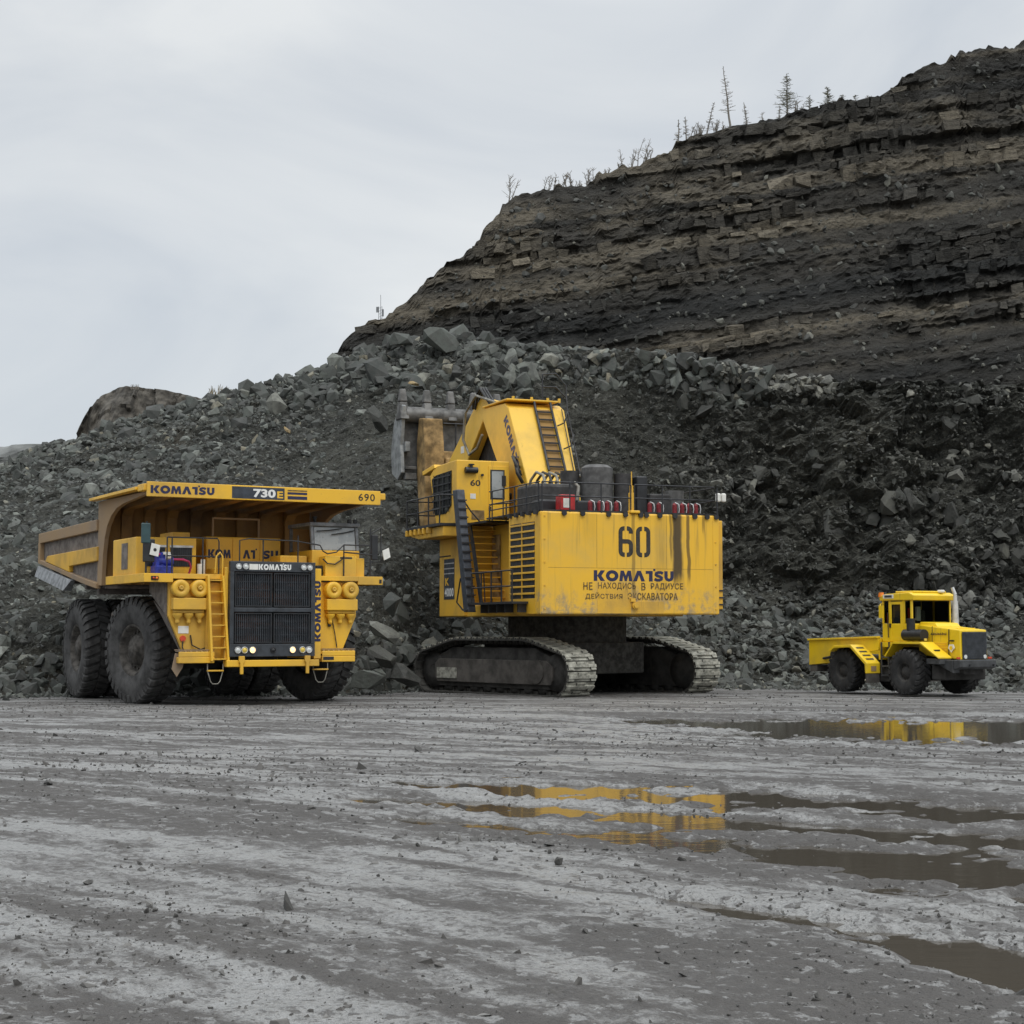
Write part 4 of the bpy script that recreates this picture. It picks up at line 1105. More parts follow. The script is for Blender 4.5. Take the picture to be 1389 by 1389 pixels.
# railings
m = MB()
def rail(m, pts, r=.022): m.tube(pts, r)
zt_, zm_ = 5.05, 4.5
rail(m, [(-2.0, -3.05, 3.97), (-2.0, -3.05, zt_)]); rail(m, [(-3.1, -3.05, 3.97), (-3.1, -3.05, zt_)]); rail(m, [(-2.95, -3.05, 3.97), (-2.95, -3.05, zt_)])
rail(m, [(-3.1, -3.05, zt_), (-1.55, -3.05, zt_), (-1.5, -3.05, zt_ - .1), (-1.5, -3.05, 3.97)]); rail(m, [(-3.1, -3.05, zm_), (-1.5, -3.05, zm_)])
m.build('handrail', MT['rail'], T)
m = MB()
rail(m, [(-.9, -3.2, 4.36), (-.9, -3.2, 5.0), (-.6, -3.2, 5.06), (.95, -3.2, 5.02), (1.2, -3.2, 4.98), (1.75, -3.1, 4.92), (1.85, -3.1, 4.74), (2.0, -3.1, 4.66), (2.3, -3.1, 4.72), (2.55, -3.1, 4.95), (3.5, -3.0, 4.95)])
rail(m, [(.98, -3.2, 4.36), (.98, -3.2, 5.2)]); rail(m, [(-.15, -3.2, 4.36), (-.15, -3.2, 5.05)])
rail(m, [(2.55, -3.1, 3.97), (2.55, -3.1, 4.95)]); rail(m, [(3.5, -3.0, 3.97), (3.5, -3.0, 5.5)]); rail(m, [(2.55, -3.1, 4.72), (3.55, -3.0, 4.66)])
rail(m, [(1.85, -3.1, 4.5), (2.0, -3.1, 4.36), (2.25, -3.1, 4.34), (2.5, -3.1, 4.5)])
rail(m, [(3.5, -3.0, 4.42), (3.95, -2.8, 4.45), (3.95, -2.8, 5.55), (3.5, -2.9, 5.3)])
m.build('handrail', MT['rail'], T)
m = MB(); rail(m, [(-1.45, -3.25, 3.9), (-1.47, -3.3, 4.5), (-1.55, -3.3, 4.62), (-1.66, -3.3, 4.5), (-1.68, -3.25, 4.0)], .028)
m.build('grab_rail', Y_, T)
# mirrors and plates on stalks
m = MB(); rail(m, [(-3.72, -3.0, 3.97), (-3.72, -3.05, 5.5)], .03)
mr = m.build('mirror_stalk', BK, T)
MB().box(-3.90, -3.62, -3.12, -3.05, 4.85, 5.45).build('mirror', MT['teal'], mr, .03)
MB().box(-3.84, -3.48, -3.10, -3.03, 4.30, 4.98).build('mirror', BK, mr, .03)
MB().hexa([(-3.66, -3.16, 4.52), (-3.40, -3.16, 4.46), (-3.40, -3.13, 4.46), (-3.66, -3.13, 4.52), (-3.60, -3.16, 4.86), (-3.34, -3.16, 4.80), (-3.34, -3.13, 4.80), (-3.60, -3.13, 4.86)]).build('white_card', MT['white'], mr)
MB().cyl((-3.5, -3.165, 4.66), (-3.5, -3.16, 4.66), .05).build('card_mark', BK, mr)
mr = MB().box(3.55, 3.78, -2.98, -2.88, 4.5, 5.30).build('mirror', BK, T, .03)
MB().hexa([(3.98, -3.0, 4.50), (4.20, -3.0, 4.60), (4.20, -2.97, 4.60), (3.98, -2.97, 4.50), (3.92, -3.0, 4.80), (4.14, -3.0, 4.90), (4.14, -2.97, 4.90), (3.92, -2.97, 4.80)]).build('white_card', MT['white'], mr)
# dump body
BB, BG = MT['body_brown'], MT['body_grey']
fw, rw = 2.15, 10.35
side = [(fw, 3.70), (4.2, 3.95), (rw, 4.82), (rw, 5.76), (fw + .3, 5.84), (fw, 5.84)]
bd_ = MB().prism(side, 'x', -3.60, -3.50).prism(side, 'x', 3.50, 3.60).prism([(fw, 3.62), (4.2, 3.82), (rw + .05, 4.70), (rw + .05, 4.82), (4.2, 3.95), (fw, 3.75)], 'x', -3.50, 3.50).box(-3.5, 3.5, fw, fw + .12, 3.75, 6.35)
body = bd_.build('dump_body', BG, T, .015)
for sx in (-1, 1):
    x0, x1 = sorted((sx * 3.60, sx * 3.76))
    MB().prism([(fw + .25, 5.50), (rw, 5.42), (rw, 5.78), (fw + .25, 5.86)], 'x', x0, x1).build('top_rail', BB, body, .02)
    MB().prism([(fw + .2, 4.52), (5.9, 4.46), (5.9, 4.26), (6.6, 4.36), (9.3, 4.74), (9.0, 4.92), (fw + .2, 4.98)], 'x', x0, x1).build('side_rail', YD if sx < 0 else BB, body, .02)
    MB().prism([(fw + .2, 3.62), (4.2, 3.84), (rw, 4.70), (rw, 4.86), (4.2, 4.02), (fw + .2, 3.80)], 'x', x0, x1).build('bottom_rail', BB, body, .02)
    MB().box(x0 - .001, x1 + .001, rw - .25, rw + .04, 4.72, 5.44).build('tail_post', BB, body, .015)
    MB().hexa([(sx * 3.62, 6.0, 3.62), (sx * 3.92, 6.0, 3.62), (sx * 3.92, 10.2, 4.22), (sx * 3.62, 10.2, 4.22), (sx * 3.66, 5.4, 3.96), (sx * 3.80, 5.4, 3.96), (sx * 3.80, 10.2, 4.60), (sx * 3.66, 10.2, 4.60)]).build('tail_guard', MT['grey'], body, .01)
m = MB()
for y_ in (3.4, 5.0, 6.6, 8.2, 9.6):
    zb = np.interp(y_, [fw, 4.2, rw], [3.62, 3.82, 4.70])
    m.box(-3.4, 3.4, y_ - .12, y_ + .12, zb - .28, zb - .01)
m.build('floor_ribs', BG, body)
# canopy
cp = MB().hexa([(-3.70, -3.25, 6.42), (3.70, -3.25, 6.42), (3.70, fw + .35, 6.52), (-3.70, fw + .35, 6.52), (-3.70, -3.25, 6.50), (3.70, -3.25, 6.50), (3.70, fw + .35, 6.62), (-3.70, fw + .35, 6.62)]).build('canopy', MT['shade_brown'], T)
fas = MB().box(-3.82, 3.68, -3.36, -3.26, 6.22, 6.66).build('canopy_fascia', Y_, cp, .015)
for sx in (-1, 1):
    x0, x1 = sorted((sx * 3.705, sx * 3.96))
    MB().box(x0, x1, -2.6, fw + .5, 6.46, 6.55).build('canopy_lip', Y_, cp, .01)
    MB().box(*sorted((sx * 3.705, sx * 3.90)), -3.255, -2.62, 6.40, 6.60).build('canopy_corner', Y_, cp, .02)
def ribpoly(inset):
    pts = [(fw + .32, 3.72), (fw + .32, 6.42), (fw + .1, 6.44), (-3.0, 6.41), (-3.0, 6.34 - .0)]
    pts += [(-.4, 6.20), (.35, 6.10), (.95, 5.90), (1.40, 5.60), (1.68, 5.20), (1.84, 4.70), (1.92, 4.20), (1.96, 3.72)]
    return [(y_ if y_ > 1.97 or y_ < -2 else y_ + inset, z_) for y_, z_ in pts]
for x_ in (-3.62, 3.62):
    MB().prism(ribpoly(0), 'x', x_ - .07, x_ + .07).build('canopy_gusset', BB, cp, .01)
for x_ in (-2.9, -2.15, -1.4, -.6, .2, 1.0, 1.8, 2.7):
    MB().prism([(fw - .06, 3.76), (fw - .06, 6.40), (-3.0, 6.40), (-3.0, 6.30), (1.70, 6.16), (1.90, 5.96), (1.96, 3.76)], 'x', x_ - .17, x_ + .17).build('canopy_rib', MT['shade_brown'], cp)
MB().box(-3.5, 3.5, fw - .06, fw - .005, 3.76, 6.3).build('headboard', MT['shade_brown'], cp)
logo('KOMATSU', MT['navy'], fas, (-3.72, -3.362, 6.32), (1, 0, 0), (0, 0, 1), 1.95, .23)
MB().box(-1.22, .46, -3.366, -3.36, 6.26, 6.62).build('black_panel', MT['slate'], fas)
lettering('730', MT['white_letter'], fas, (-.55, -3.368, 6.31), (1, 0, 0), (0, 0, 1), .72, .26, .04)
lettering('E', Y_, fas, (.22, -3.368, 6.31), (1, 0, 0), (0, 0, 1), .19, .21, .03)
for z0, z1 in ((6.29, 6.39), (6.44, 6.51)):
    MB().box(.56, 1.20, -3.366, -3.36, z0, z1).build('stripe', MT['navy'], fas)
MB().box(.56, 1.20, -3.365, -3.36, 6.54, 6.58).build('stripe', MT['faded'], fas)
lettering('690', MT['soot'], fas, (2.92, -3.362, 6.33), (1, 0, 0), (0, 0, 1), .56, .23, .012, space=1.15)

# ------------------------------------------------------------------ hydraulic excavator
S = tag(empty('hydraulic_excavator', (2.1, 63.35, -0.88), 22), 'giant yellow hydraulic mining excavator numbered 60, seen from behind', 'excavator')
YB, YM = MT['yellow_boom'], MT['yellow_mud']
# undercarriage stands at its own angle to the upper works
UA = 18.0
HL, ZC, TR = 3.45, 0.97, 0.90
def crawler(cx, sx):
    fr = MB()
    poly = [(-3.9, .45), (-3.6, .25), (3.6, .25), (3.9, .45), (3.9, 1.15), (2.4, 1.72), (-2.4, 1.72), (-3.9, 1.15)]
    fr.prism(poly, 'x', cx - .38, cx + .38)
    f = fr.build('crawler_frame', MT['under'], S, .03, rz=UA)
    xo = cx + sx * .385; x0, x1 = sorted((xo, xo + sx * .10))
    MB().prism([(-3.3, .42), (3.2, .42), (3.35, .60), (3.35, 1.10), (3.1, 1.28), (-3.1, 1.28), (-3.4, 1.05), (-3.4, .6)], 'x', x0, x1).build('side_plate', MT['under_panel'], f, .02)
    MB().box(*sorted((xo + sx * .10, xo + sx * .13)), 2.0, 3.2, .55, .95).build('cover_plate', MT['shoe'], f)
    MB().cyl((xo, -2.55, .88), (xo + sx * .14, -2.55, .88), .42, n=24).build('drive_cover', MT['under_panel'], f)
    MB().lathe([(.2, cx - .40), (.66, cx - .40), (.66, cx + .40), (.2, cx + .40)], 24, 'x', (0, -HL - .1, .86)).build('sprocket', MT['under'], f)
    MB().lathe([(.2, cx - .40), (.66, cx - .40), (.66, cx + .40), (.2, cx + .40)], 24, 'x', (0, HL + .1, .86)).build('idler', MT['under'], f)
    m = MB()
    for i in range(8):
        m.lathe([(.06, cx - .36), (.22, cx - .36), (.22, cx + .36), (.06, cx + .36)], 12, 'x', (0, -2.7 + i * .77, .30))
    m.build('rollers', MT['under'], f)
    # shoes along the loop: down round each end, up over the return rollers
    loop = []
    re_, ze_, zt_ = .80, .86, 1.98
    for k_ in range(13):
        a_ = -math.pi / 2 + math.pi * .80 * k_ / 12
        loop.append((HL + .12 + re_ * math.cos(a_), ze_ + re_ * math.sin(a_)))
    loop += [(2.35, zt_ - .06), (1.9, zt_), (-1.9, zt_), (-2.35, zt_ - .06)]
    for k_ in range(13):
        a_ = math.pi / 2 + math.pi * .20 + math.pi * .80 * k_ / 12
        loop.append((-HL - .12 + re_ * math.cos(a_), ze_ + re_ * math.sin(a_)))
    lp = np.array(loop + loop[:1]); sl = np.concatenate([[0], np.cumsum(np.hypot(*np.diff(lp, axis=0).T))]); tot = sl[-1]
    def pos(d):
        y_, z_ = np.interp(d % tot, sl, lp[:, 0]), np.interp(d % tot, sl, lp[:, 1])
        y2, z2 = np.interp((d + .17) % tot, sl, lp[:, 0]), np.interp((d + .17) % tot, sl, lp[:, 1])
        y1, z1 = np.interp((d - .17) % tot, sl, lp[:, 0]), np.interp((d - .17) % tot, sl, lp[:, 1])
        return y_, z_, math.atan2(z2 - z1, y2 - y1) + math.pi
    nsh = 56
    key = 'shoe'
    if key not in ROCK_ME:
        m = MB()
        w = .66
        m.box(-w, w, -.165, .165, -.01, .05)
        m.box(-w, w, -.06, .05, .05, .12).box(-w * .98, -w * .62, -.15, .06, .05, .10).box(w * .62, w * .98, -.15, .06, .05, .10).box(-.2, .2, .05, .15, .05, .09)
        m.box(-.3, -.18, -.12, .12, -.14, -.01).box(.18, .3, -.12, .12, -.14, -.01)
        o = m.build('track_shoe', MT['shoe'], f); ROCK_ME[key] = o.data; bpy.data.objects.remove(o)
        sh = ROCK_ME[key]; sh.materials.append(MT['shoe_dark'])
        for p_ in sh.polygons:
            if abs(p_.normal.x) > .7 or p_.center.z < .03: p_.material_index = 1
    for i in range(nsh):
        y_, z_, a = pos(tot * i / nsh)
        o = link('track_shoe', ROCK_ME[key], None, f)
        o.location = (cx, y_, z_)
        o.rotation_euler = (a, 0, 0)
    return f
crawler(-3.28, -1); crawler(3.02, 1)
MB().prism([(-2.85, -1.5), (-1.6, -2.5), (1.6, -2.5), (2.6, -1.5), (2.6, 1.5), (1.6, 2.5), (-1.6, 2.5), (-2.85, 1.5)], 'z', .75, 1.9).build('car_body', MT['shoe_dark'], S, .05, rz=UA)
MB().cyl((0, 0, 1.9), (0, 0, 2.86), 2.25, n=40).build('slew_ring', MT['shoe_dark'], S)
# upper works
MB().box(-3.30, 3.40, -3.0, 4.6, 2.86, 3.30).build('main_frame', MT['yellow_dirty'], S, .03)
cw = MB().prism([(-3.44, 2.90), (3.54, 2.90), (3.56, 6.46), (-3.42, 6.46)], 'y', -5.5, -5.02)
cw = cw.build('counterweight', MT['counterweight'], S, .06)
MB().box(3.57, 3.80, -5.3, -3.0, 3.1, 6.3).build('side_locker', MT['yellow_dirty'], S, .03)
m = MB()
for z_ in (3.25, 3.5, 3.75): m.box(3.6, 3.86, -5.34, -5.30, z_, z_ + .05)
m.build('side_steps', MT['rail'], S)
MB().cyl((.16, -5.62, 3.22), (.16, -5.5, 3.22), .13).cyl((.16, -5.66, 3.22), (.16, -5.62, 3.22), .09).build('lifting_eye', MT['yellow_dirty'], cw)
MB().box(-.02, .16, -5.58, -5.5, 3.35, 3.47).build('latch', MT['yellow'], cw)
# bolted plates that break up the casting
for x0, x1, z0, z1 in ((-3.40, -3.16, 2.94, 6.42), (3.28, 3.52, 2.94, 6.42), (-1.28, .02, 2.94, 3.98), (.24, 1.30, 2.94, 3.36)):
    MB().box(x0, x1, -5.508, -5.49, z0, z1).build('cover_plate', MT['yellow_dirty'] if z1 < 5 else MT['counterweight'], cw, .003)
for x_ in (-3.28, 3.40):
    for z_ in (3.1, 3.9, 4.7, 5.5, 6.3): MB().cyl((x_, -5.53, z_), (x_, -5.505, z_), .035, n=6).build('bolt', YD, cw)
for x0, x1, z0, z1 in ((-3.15, 3.27, 4.515, 4.523), (-1.302, -1.294, 4.53, 6.42), (1.42, 1.428, 4.53, 6.42)):
    MB().box(x0, x1, -5.503, -5.49, z0, z1).build('seam', MT['faded'], cw)
# stencilled 60, in broken strokes
def stencil60():
    m = MB(); y0, y1 = -5.508, -5.498
    def bar(x0, x1, z0, z1): m.box(x0, x1, y0, y1, z0, z1)
    def digit(x, six):
        w, h, s_ = .56, 1.08, .155; z = 4.92; c = .17
        # four rounded corners
        def corner(cx, cz, sxn, szn):
            pts = []
            for k in range(6):
                a = math.pi / 2 * k / 5; pts.append((cx + sxn * c * 1.2 * math.cos(a), cz + szn * c * 1.2 * math.sin(a)))
            for k in range(5, -1, -1):
                a = math.pi / 2 * k / 5; pts.append((cx + sxn * (c * 1.2 - s_) * math.cos(a), cz + szn * (c * 1.2 - s_) * math.sin(a)))
            m.prism(pts, 'y', y0, y1)
        r = c * 1.2
        corner(x + r, z + r, -1, -1); corner(x + w - r, z + r, 1, -1); corner(x + r, z + h - r, -1, 1); corner(x + w - r, z + h - r, 1, 1)
        bar(x, x + s_, z + r, z + h - r)
        if six:
            bar(x + w - s_, x + w, z + r, z + .42); bar(x + w - s_, x + w, z + h - r - .05, z + h - r)
            corner(x + w - r, z + .42, 1, 1)
            bar(x + s_, x + w - r, z + .42 + r - s_, z + .42 + r)
            bar(x + r, x + w / 2 - .04, z, z + s_); bar(x + w / 2 + .04, x + w - r, z, z + s_)
        else:
            bar(x + w - s_, x + w, z + r, z + h - r)
        bar(x + r, x + w / 2 - .045, z + h - s_, z + h); bar(x + w / 2 + .045, x + w - r, z + h - s_, z + h)
        if not six:
            bar(x + r, x + w / 2 - .045, z, z + s_); bar(x + w / 2 + .045, x + w - r, z, z + s_)
    digit(-.46, True); digit(.22, False)
    return m
stencil60().build('number_stencil', MT['soot'], cw)
logo('KOMATSU', MT['navy'], cw, (-1.42, -5.502, 4.07), (1, 0, 0), (0, 0, 1), 3.12, .37)
for line, xa, wd, z_, h_ in (('НЕ НАХОДИСЬ В РАДИУСЕ', -1.82, 3.92, 3.76, .26), ('ДЕЙСТВИЯ ЭКСКАВАТОРА', -1.74, 3.62, 3.42, .25)):
    ch, pos_ = wd / len(line), 0
    for word in line.split(' '):
        lettering(word, MT['faded'], cw, (xa + pos_ * ch, -5.511, z_), (1, 0, 0), (0, 0, 1), (len(word) - .15) * ch, h_, .014, space=1.1)
        pos_ += len(word) + 1
# machinery house: right block, middle block, louvred left block
MB().box(.9, 3.45, -5.0, 4.2, 2.92, 6.36).build('machinery_house', MT['yellow_dirty'], S, .04)
MB().box(-1.55, .88, -5.0, .4, 3.31, 6.20).build('machinery_house', MT['yellow_dirty'], S, .04)
lb = MB().box(-3.0, -1.57, -5.0, -2.62, 3.31, 6.36).build('cooler_house', YD, S)
for z0, z1 in ((2.88, 3.44), (6.14, 6.42)): MB().box(-3.35, -3.01, -3.345, -2.60, z0, z1).build('cooler_rail', Y_, S, .015)
# the louvre wall occupies the side between counterweight and stair
LV0, LV1 = -4.98, -2.72
louv = MB().box(-3.43, -3.36, LV1, LV1 + .14, 2.92, 6.42).box(-3.43, -3.36, LV0 - .5, LV0, 2.92, 6.42).box(-3.43, -3.36, LV0, LV1, 6.12, 6.42).box(-3.43, -3.36, LV0, LV1, 2.92, 3.46).build('louvre_frame', Y_, S, .012)
MB().box(-3.425, -3.405, LV0, LV1, 3.46, 6.12).build('louvre_dark', BK, louv)
nsl = 11
for i in range(nsl):
    z_ = 3.62 + i * (2.42 / (nsl - 1))
    MB().hexa([(-3.47, LV0, z_ - .02), (-3.43, LV0, z_ + .0), (-3.43, LV1, z_ + .0), (-3.47, LV1, z_ - .02), (-3.47, LV0, z_ + .03), (-3.43, LV0, z_ + .05), (-3.43, LV1, z_ + .05), (-3.47, LV1, z_ + .03)]).build('louvre_slat', YD, louv)
MB().box(-3.46, -3.43, (LV0 + LV1) / 2 - .03, (LV0 + LV1) / 2 + .03, 3.46, 6.12).build('louvre_mullion', YD, louv)
# stair well between cooler and front box
MB().box(-2.35, -2.25, -2.55, 1.75, 3.31, 6.36).build('stairwell_wall', YD, S)
MB().box(-3.38, -2.36, 1.95, 2.05, 3.31, 6.36).build('stairwell_wall', YD, S)
MB().box(-2.42, -2.36, .9, 1.7, 3.6, 6.0).build('service_door', MT['yellow_mud'], S, .02)
m = MB()
for x_ in (-3.36, -2.30):
    m.hexa([(x_, .30, 3.32), (x_ + .06, .30, 3.32), (x_ + .06, .55, 3.32), (x_, .55, 3.32), (x_, 1.55, 6.38), (x_ + .06, 1.55, 6.38), (x_ + .06, 1.80, 6.38), (x_, 1.80, 6.38)])
stair = m.build('stair', MT['rail'], S)
for i in range(11):
    z_ = 3.55 + i * .26; y_ = .36 + (z_ - 3.32) * .41
    MB().box(-3.30, -2.30, y_, y_ + .26, z_, z_ + .045).build('stair_tread', YD, stair)
# low walkway outside the stair
MB().box(-4.05, -3.41, -4.4, -.2, 3.28, 3.36).build('side_walkway', MT['rail'], S)
m = MB()
for y_ in (-4.3, -3.3, -2.3, -1.3, -.3): m.tube([(-4.0, y_, 3.36), (-4.0, y_, 4.45)], .03)
for z_ in (3.9, 4.45): m.tube([(-4.0, -4.35, z_), (-4.0, -.25, z_)], .028)
m.tube([(-4.0, -.25, 4.45), (-3.5, -.25, 4.45), (-3.45, -.25, 3.4)], .028)
m.build('walkway_rail', MT['rail'], S)
for y_ in (-4.2, -3.0, -2.2, -1.4, -.6): MB().box(-3.75, -3.44, y_ - .05, y_ + .05, 2.98, 3.279).build('walkway_bracket', MT['rail'], S)
MB().box(-3.43, -3.31, -2.55, 1.20, 2.88, 3.27).build('sill_beam', Y_, S, .02)
# front box under the cab, with a decal
fb = MB().box(-3.42, -1.6, 2.06, 4.92, 2.88, 5.95).build('front_tank', YD, S, .03)
MB().box(-3.43, -3.42, 3.15, 4.35, 3.55, 5.15).build('decal', MT['slate'], fb)
for i, c_ in enumerate('4000'): lettering(c_, MT['white_letter'], fb, (-3.432, 4.25 - i * .26, 3.66), (0, -1, 0), (0, 0, 1), .23, .34, .02)
lettering('K', MT['yellow'], fb, (-3.432, 4.2, 4.10), (0, -1, 0), (0, 0, 1), .45, .3, .03)
for z_ in (4.55, 4.75, 4.95): MB().box(-3.436, -3.43, 3.17, 4.33, z_, z_ + .04).build('stripe', MT['silver'], fb)
MB().box(-3.46, -3.42, 3.6, 4.9, 5.25, 5.29).build('trim', MT['rail'], fb)
# stowed boarding ladder: one dark beam
MB().hexa([(-4.02, .02, 3.02), (-3.70, .02, 3.02), (-3.70, .52, 3.02), (-4.02, .52, 3.02), (-4.02, 1.28, 7.70), (-3.70, 1.28, 7.70), (-3.70, 1.78, 7.70), (-4.02, 1.78, 7.70)]).build('boarding_ladder', MT['slate'], S, .03)
for i in range(13):
    z_ = 3.3 + i * .33; y_ = (z_ - 3.02) * .269
    MB().box(-4.05, -3.68, y_ - .06, y_ - .01, z_, z_ + .05).build('ladder_rung', MT['rail'], S)
m = MB().tube([(-4.05, -.0, 3.1), (-3.9, .9, 3.1), (-4.0, 1.3, 3.4), (-4.0, .9, 4.3)], .03); m.build('ladder_cable', BK, S)
# cab
cz0, cz1 = 6.46, 8.92
cab2 = MB().prism([(2.0, cz0), (2.0, cz1), (4.55, cz1 - .05), (5.15, 8.55), (4.35, cz0)], 'x', -3.76, -1.56).build('cab', Y_, S, .035)
MB().prism([(4.45, cz1 - .12), (4.55, cz1 + .04), (6.0, 8.80), (5.95, 8.62)], 'x', -3.80, -1.52).build('cab_visor', Y_, cab2, .02)
MB().prism([(2.55, 7.2), (2.55, 8.55), (4.35, 8.5), (4.85, 8.35), (4.45, 6.9), (3.2, 6.9)], 'x', -3.785, -3.765).build('side_window', MT['glass'], cab2)
m = MB()
for z_ in (7.15, 7.45, 7.75, 8.05, 8.35): m.box(-3.82, -3.79, 2.6, 4.7, z_, z_ + .05)
for y_ in (2.8, 3.4, 4.0, 4.5): m.box(-3.82, -3.79, y_, y_ + .05, 6.95, 8.5)
m.build('window_guard', MT['rail'], cab2)
MB().hexa([(-3.70, 4.40, 6.60), (-1.62, 4.40, 6.60), (-1.62, 4.42, 6.60), (-3.70, 4.42, 6.60), (-3.70, 5.14, 8.45), (-1.62, 5.14, 8.45), (-1.62, 5.17, 8.45), (-3.70, 5.17, 8.45)]).build('windscreen', MT['glass'], cab2)
MB().box(-2.45, -1.60, 1.975, 1.999, 6.50, 8.72).build('cab_door', Y_, cab2, .008)
MB().box(-2.38, -1.78, 1.962, 1.974, 7.42, 8.58).build('door_seal', BK, cab2, .01)
MB().box(-2.32, -1.84, 1.950, 1.961, 7.48, 8.52).build('door_window', MT['glass_pale'], cab2)
MB().box(-2.44, -2.36, 1.93, 1.97, 7.0, 7.12).build('door_handle', BK, cab2)
lettering('60', MT['soot'], cab2, (-3.20, 1.996, 7.92), (1, 0, 0), (0, 0, 1), .42, .24, .02)
MB().box(-3.2, -2.98, 1.985, 1.999, 7.42, 7.62).build('sticker', MT['white'], cab2)
MB().box(-3.15, -2.62, 1.98, 1.999, 6.62, 6.98).build('hatch', MT['yellow_mud'], cab2, .01)
m = MB().cyl((-3.45, 1.88, 8.52), (-2.95, 1.88, 8.52), .12, n=14).cyl((-3.2, 1.88, 8.6), (-3.2, 1.88, 8.72), .06).cyl((-3.2, 1.88, 8.72), (-3.2, 1.88, 8.76), .12)
m.build('rear_work_light', BK, cab2)
MB().cyl((-2.72, 1.9, 8.35), (-2.72, 2.0, 8.35), .05).build('camera_knob', BK, cab2)
MB().box(-1.9, -1.75, 1.9, 2.0, 7.95, 8.35).build('cab_mirror', BK, cab2)
# cab platform with brackets and rails
pf = MB().box(-4.45, -3.77, 2.0, 6.1, 6.36, 6.46).box(-3.765, -1.5, 4.95, 6.1, 6.36, 6.46).build('cab_platform', MT['rail'], S)
MB().prism([(2.05, 6.35), (6.05, 6.35), (6.05, 6.12), (4.95, 5.96), (2.05, 5.96)], 'x', -4.30, -1.6).build('platform_beam', YD, S, .03)
for y_ in np.linspace(3.4, 6.0, 6): MB().box(-4.50, -4.31, y_ - .07, y_ + .07, 6.12, 6.355).build('platform_bracket', YD, S, .02)
m = MB()
for y_ in (2.1, 3.4, 4.7, 6.05): m.tube([(-4.42, y_, 6.46), (-4.42, y_, 7.55)], .03)
for z_ in (7.0, 7.55): m.tube([(-4.42, 2.05, z_), (-4.42, 6.05, z_), (-2.0, 6.05, z_)], .028)
m.tube([(-4.42, 2.05, 7.55), (-4.0, 1.95, 7.55), (-3.6, 1.75, 7.5), (-3.5, 1.7, 7.2), (-3.3, 1.65, 6.9), (-2.9, 1.6, 6.46)], .03)
m.tube([(-2.55, 1.6, 6.46), (-2.55, 1.6, 7.12), (-2.45, 1.6, 7.2), (-1.75, 1.4, 7.25), (-1.62, 1.3, 7.3), (-1.62, 1.3, 7.7)], .03)
m.tube([(-1.9, 1.5, 6.46), (-1.9, 1.5, 7.22)], .03)
m.build('platform_rail', MT['rail'], S)
MB().box(-3.4, -1.56, -.2, 1.98, 6.37, 6.45).build('landing', MT['rail'], S)
# deck and its railing
MB().box(-3.38, 3.5, -5.35, -.21, 6.47, 6.53).build('upper_deck', MT['rail'], S)
m = MB()
zt1, zt2 = 7.0, 7.48
for x_ in (-3.35, -2.3, -1.1, .05, .2, 1.3, 2.4, 3.5): m.tube([(x_, -5.45, 6.45), (x_, -5.45, zt2)], .025)
for z_ in (zt1, zt2): m.tube([(-3.35, -5.45, z_), (.05, -5.45, z_)], .025); m.tube([(.2, -5.45, z_), (3.4, -5.45, z_), (3.52, -5.2, z_), (3.52, -1, z_)], .025)
for y_ in (-5.3, -4.2, -3.1, -2.0, -.9): m.tube([(-3.42, y_, 6.40), (-3.42, y_, zt2)], .025)
for z_ in (6.78, zt1, zt2): m.tube([(-3.42, -5.42, z_), (-3.42, -.6, z_)], .022)
m.build('deck_rail', MT['rail'], S)
for x_ in (-2.55, -1.85, -.85, -.20, .40, .62, 1.15, 1.75, 2.55, 3.05, 3.42):
    MB().box(x_ - .08, x_ + .08, -5.56, -5.36, 6.36, 6.50).cyl((x_, -5.58, 6.40), (x_, -5.40, 6.40), .09, n=10).build('rail_bracket', BK, S)
for y_ in np.linspace(-5.2, -2.8, 5):
    MB().box(-3.54, -3.40, y_ - .09, y_ + .09, 6.36, 6.52).build('rail_bracket', BK, S)
# gear on the deck
rb = MB().box(-2.52, -1.98, -5.2, -4.7, 6.53, 7.08).build('red_cabinet', MT['red'], S, .03)
MB().box(-2.44, -2.20, -5.215, -5.2, 6.62, 6.95).build('white_label', MT['white'], rb)
for x_ in (-1.32, -.96, -.66, -.30, 1.02, 1.38, 2.02, 2.32, 2.60, 2.88):
    e_ = MB().cyl((x_, -5.0, 6.53), (x_, -5.0, 6.84), .085, n=12).cyl((x_, -5.0, 6.84), (x_, -5.0, 6.92), .085, .03, n=12).build('fire_extinguisher', MT['red_dull'], S)
    MB().tube([(x_, -5.03, 6.92), (x_ + .10, -5.12, 6.86), (x_ + .12, -5.14, 6.70), (x_ + .11, -5.12, 6.56)], .02).build('extinguisher_hose', MT['silver'], e_)
MB().box(-2.75, -1.2, -3.4, -1.6, 6.53, 7.62).build('engine_cowl', MT['engine'], S, .12)
MB().box(-3.0, -.7, -4.4, -3.62, 6.53, 6.95).build('engine_cowl', BK, S, .06)
MB().cyl((.05, -2.6, 6.53), (.05, -2.6, 8.30), .60, n=28).cyl((.05, -2.6, 8.30), (.05, -2.6, 8.42), .60, .42, n=28).build('exhaust_muffler', MT['muffler'], S)
MB().cyl((-.85, -2.2, 6.53), (-.85, -2.2, 8.2), .36, n=24).build('exhaust_muffler', MT['engine'], S)
MB().cyl((.98, -2.9, 6.53), (.98, -2.9, 8.1), .34, n=22).build('exhaust_muffler', MT['engine'], S)
MB().box(1.32, 1.75, -3.4, -2.6, 6.53, 8.0).build('air_intake', BK, S, .05)
MB().cyl((2.9, -3.2, 6.53), (2.9, -3.2, 7.5), .40, n=22).build('oil_drum', MT['muffler'], S)
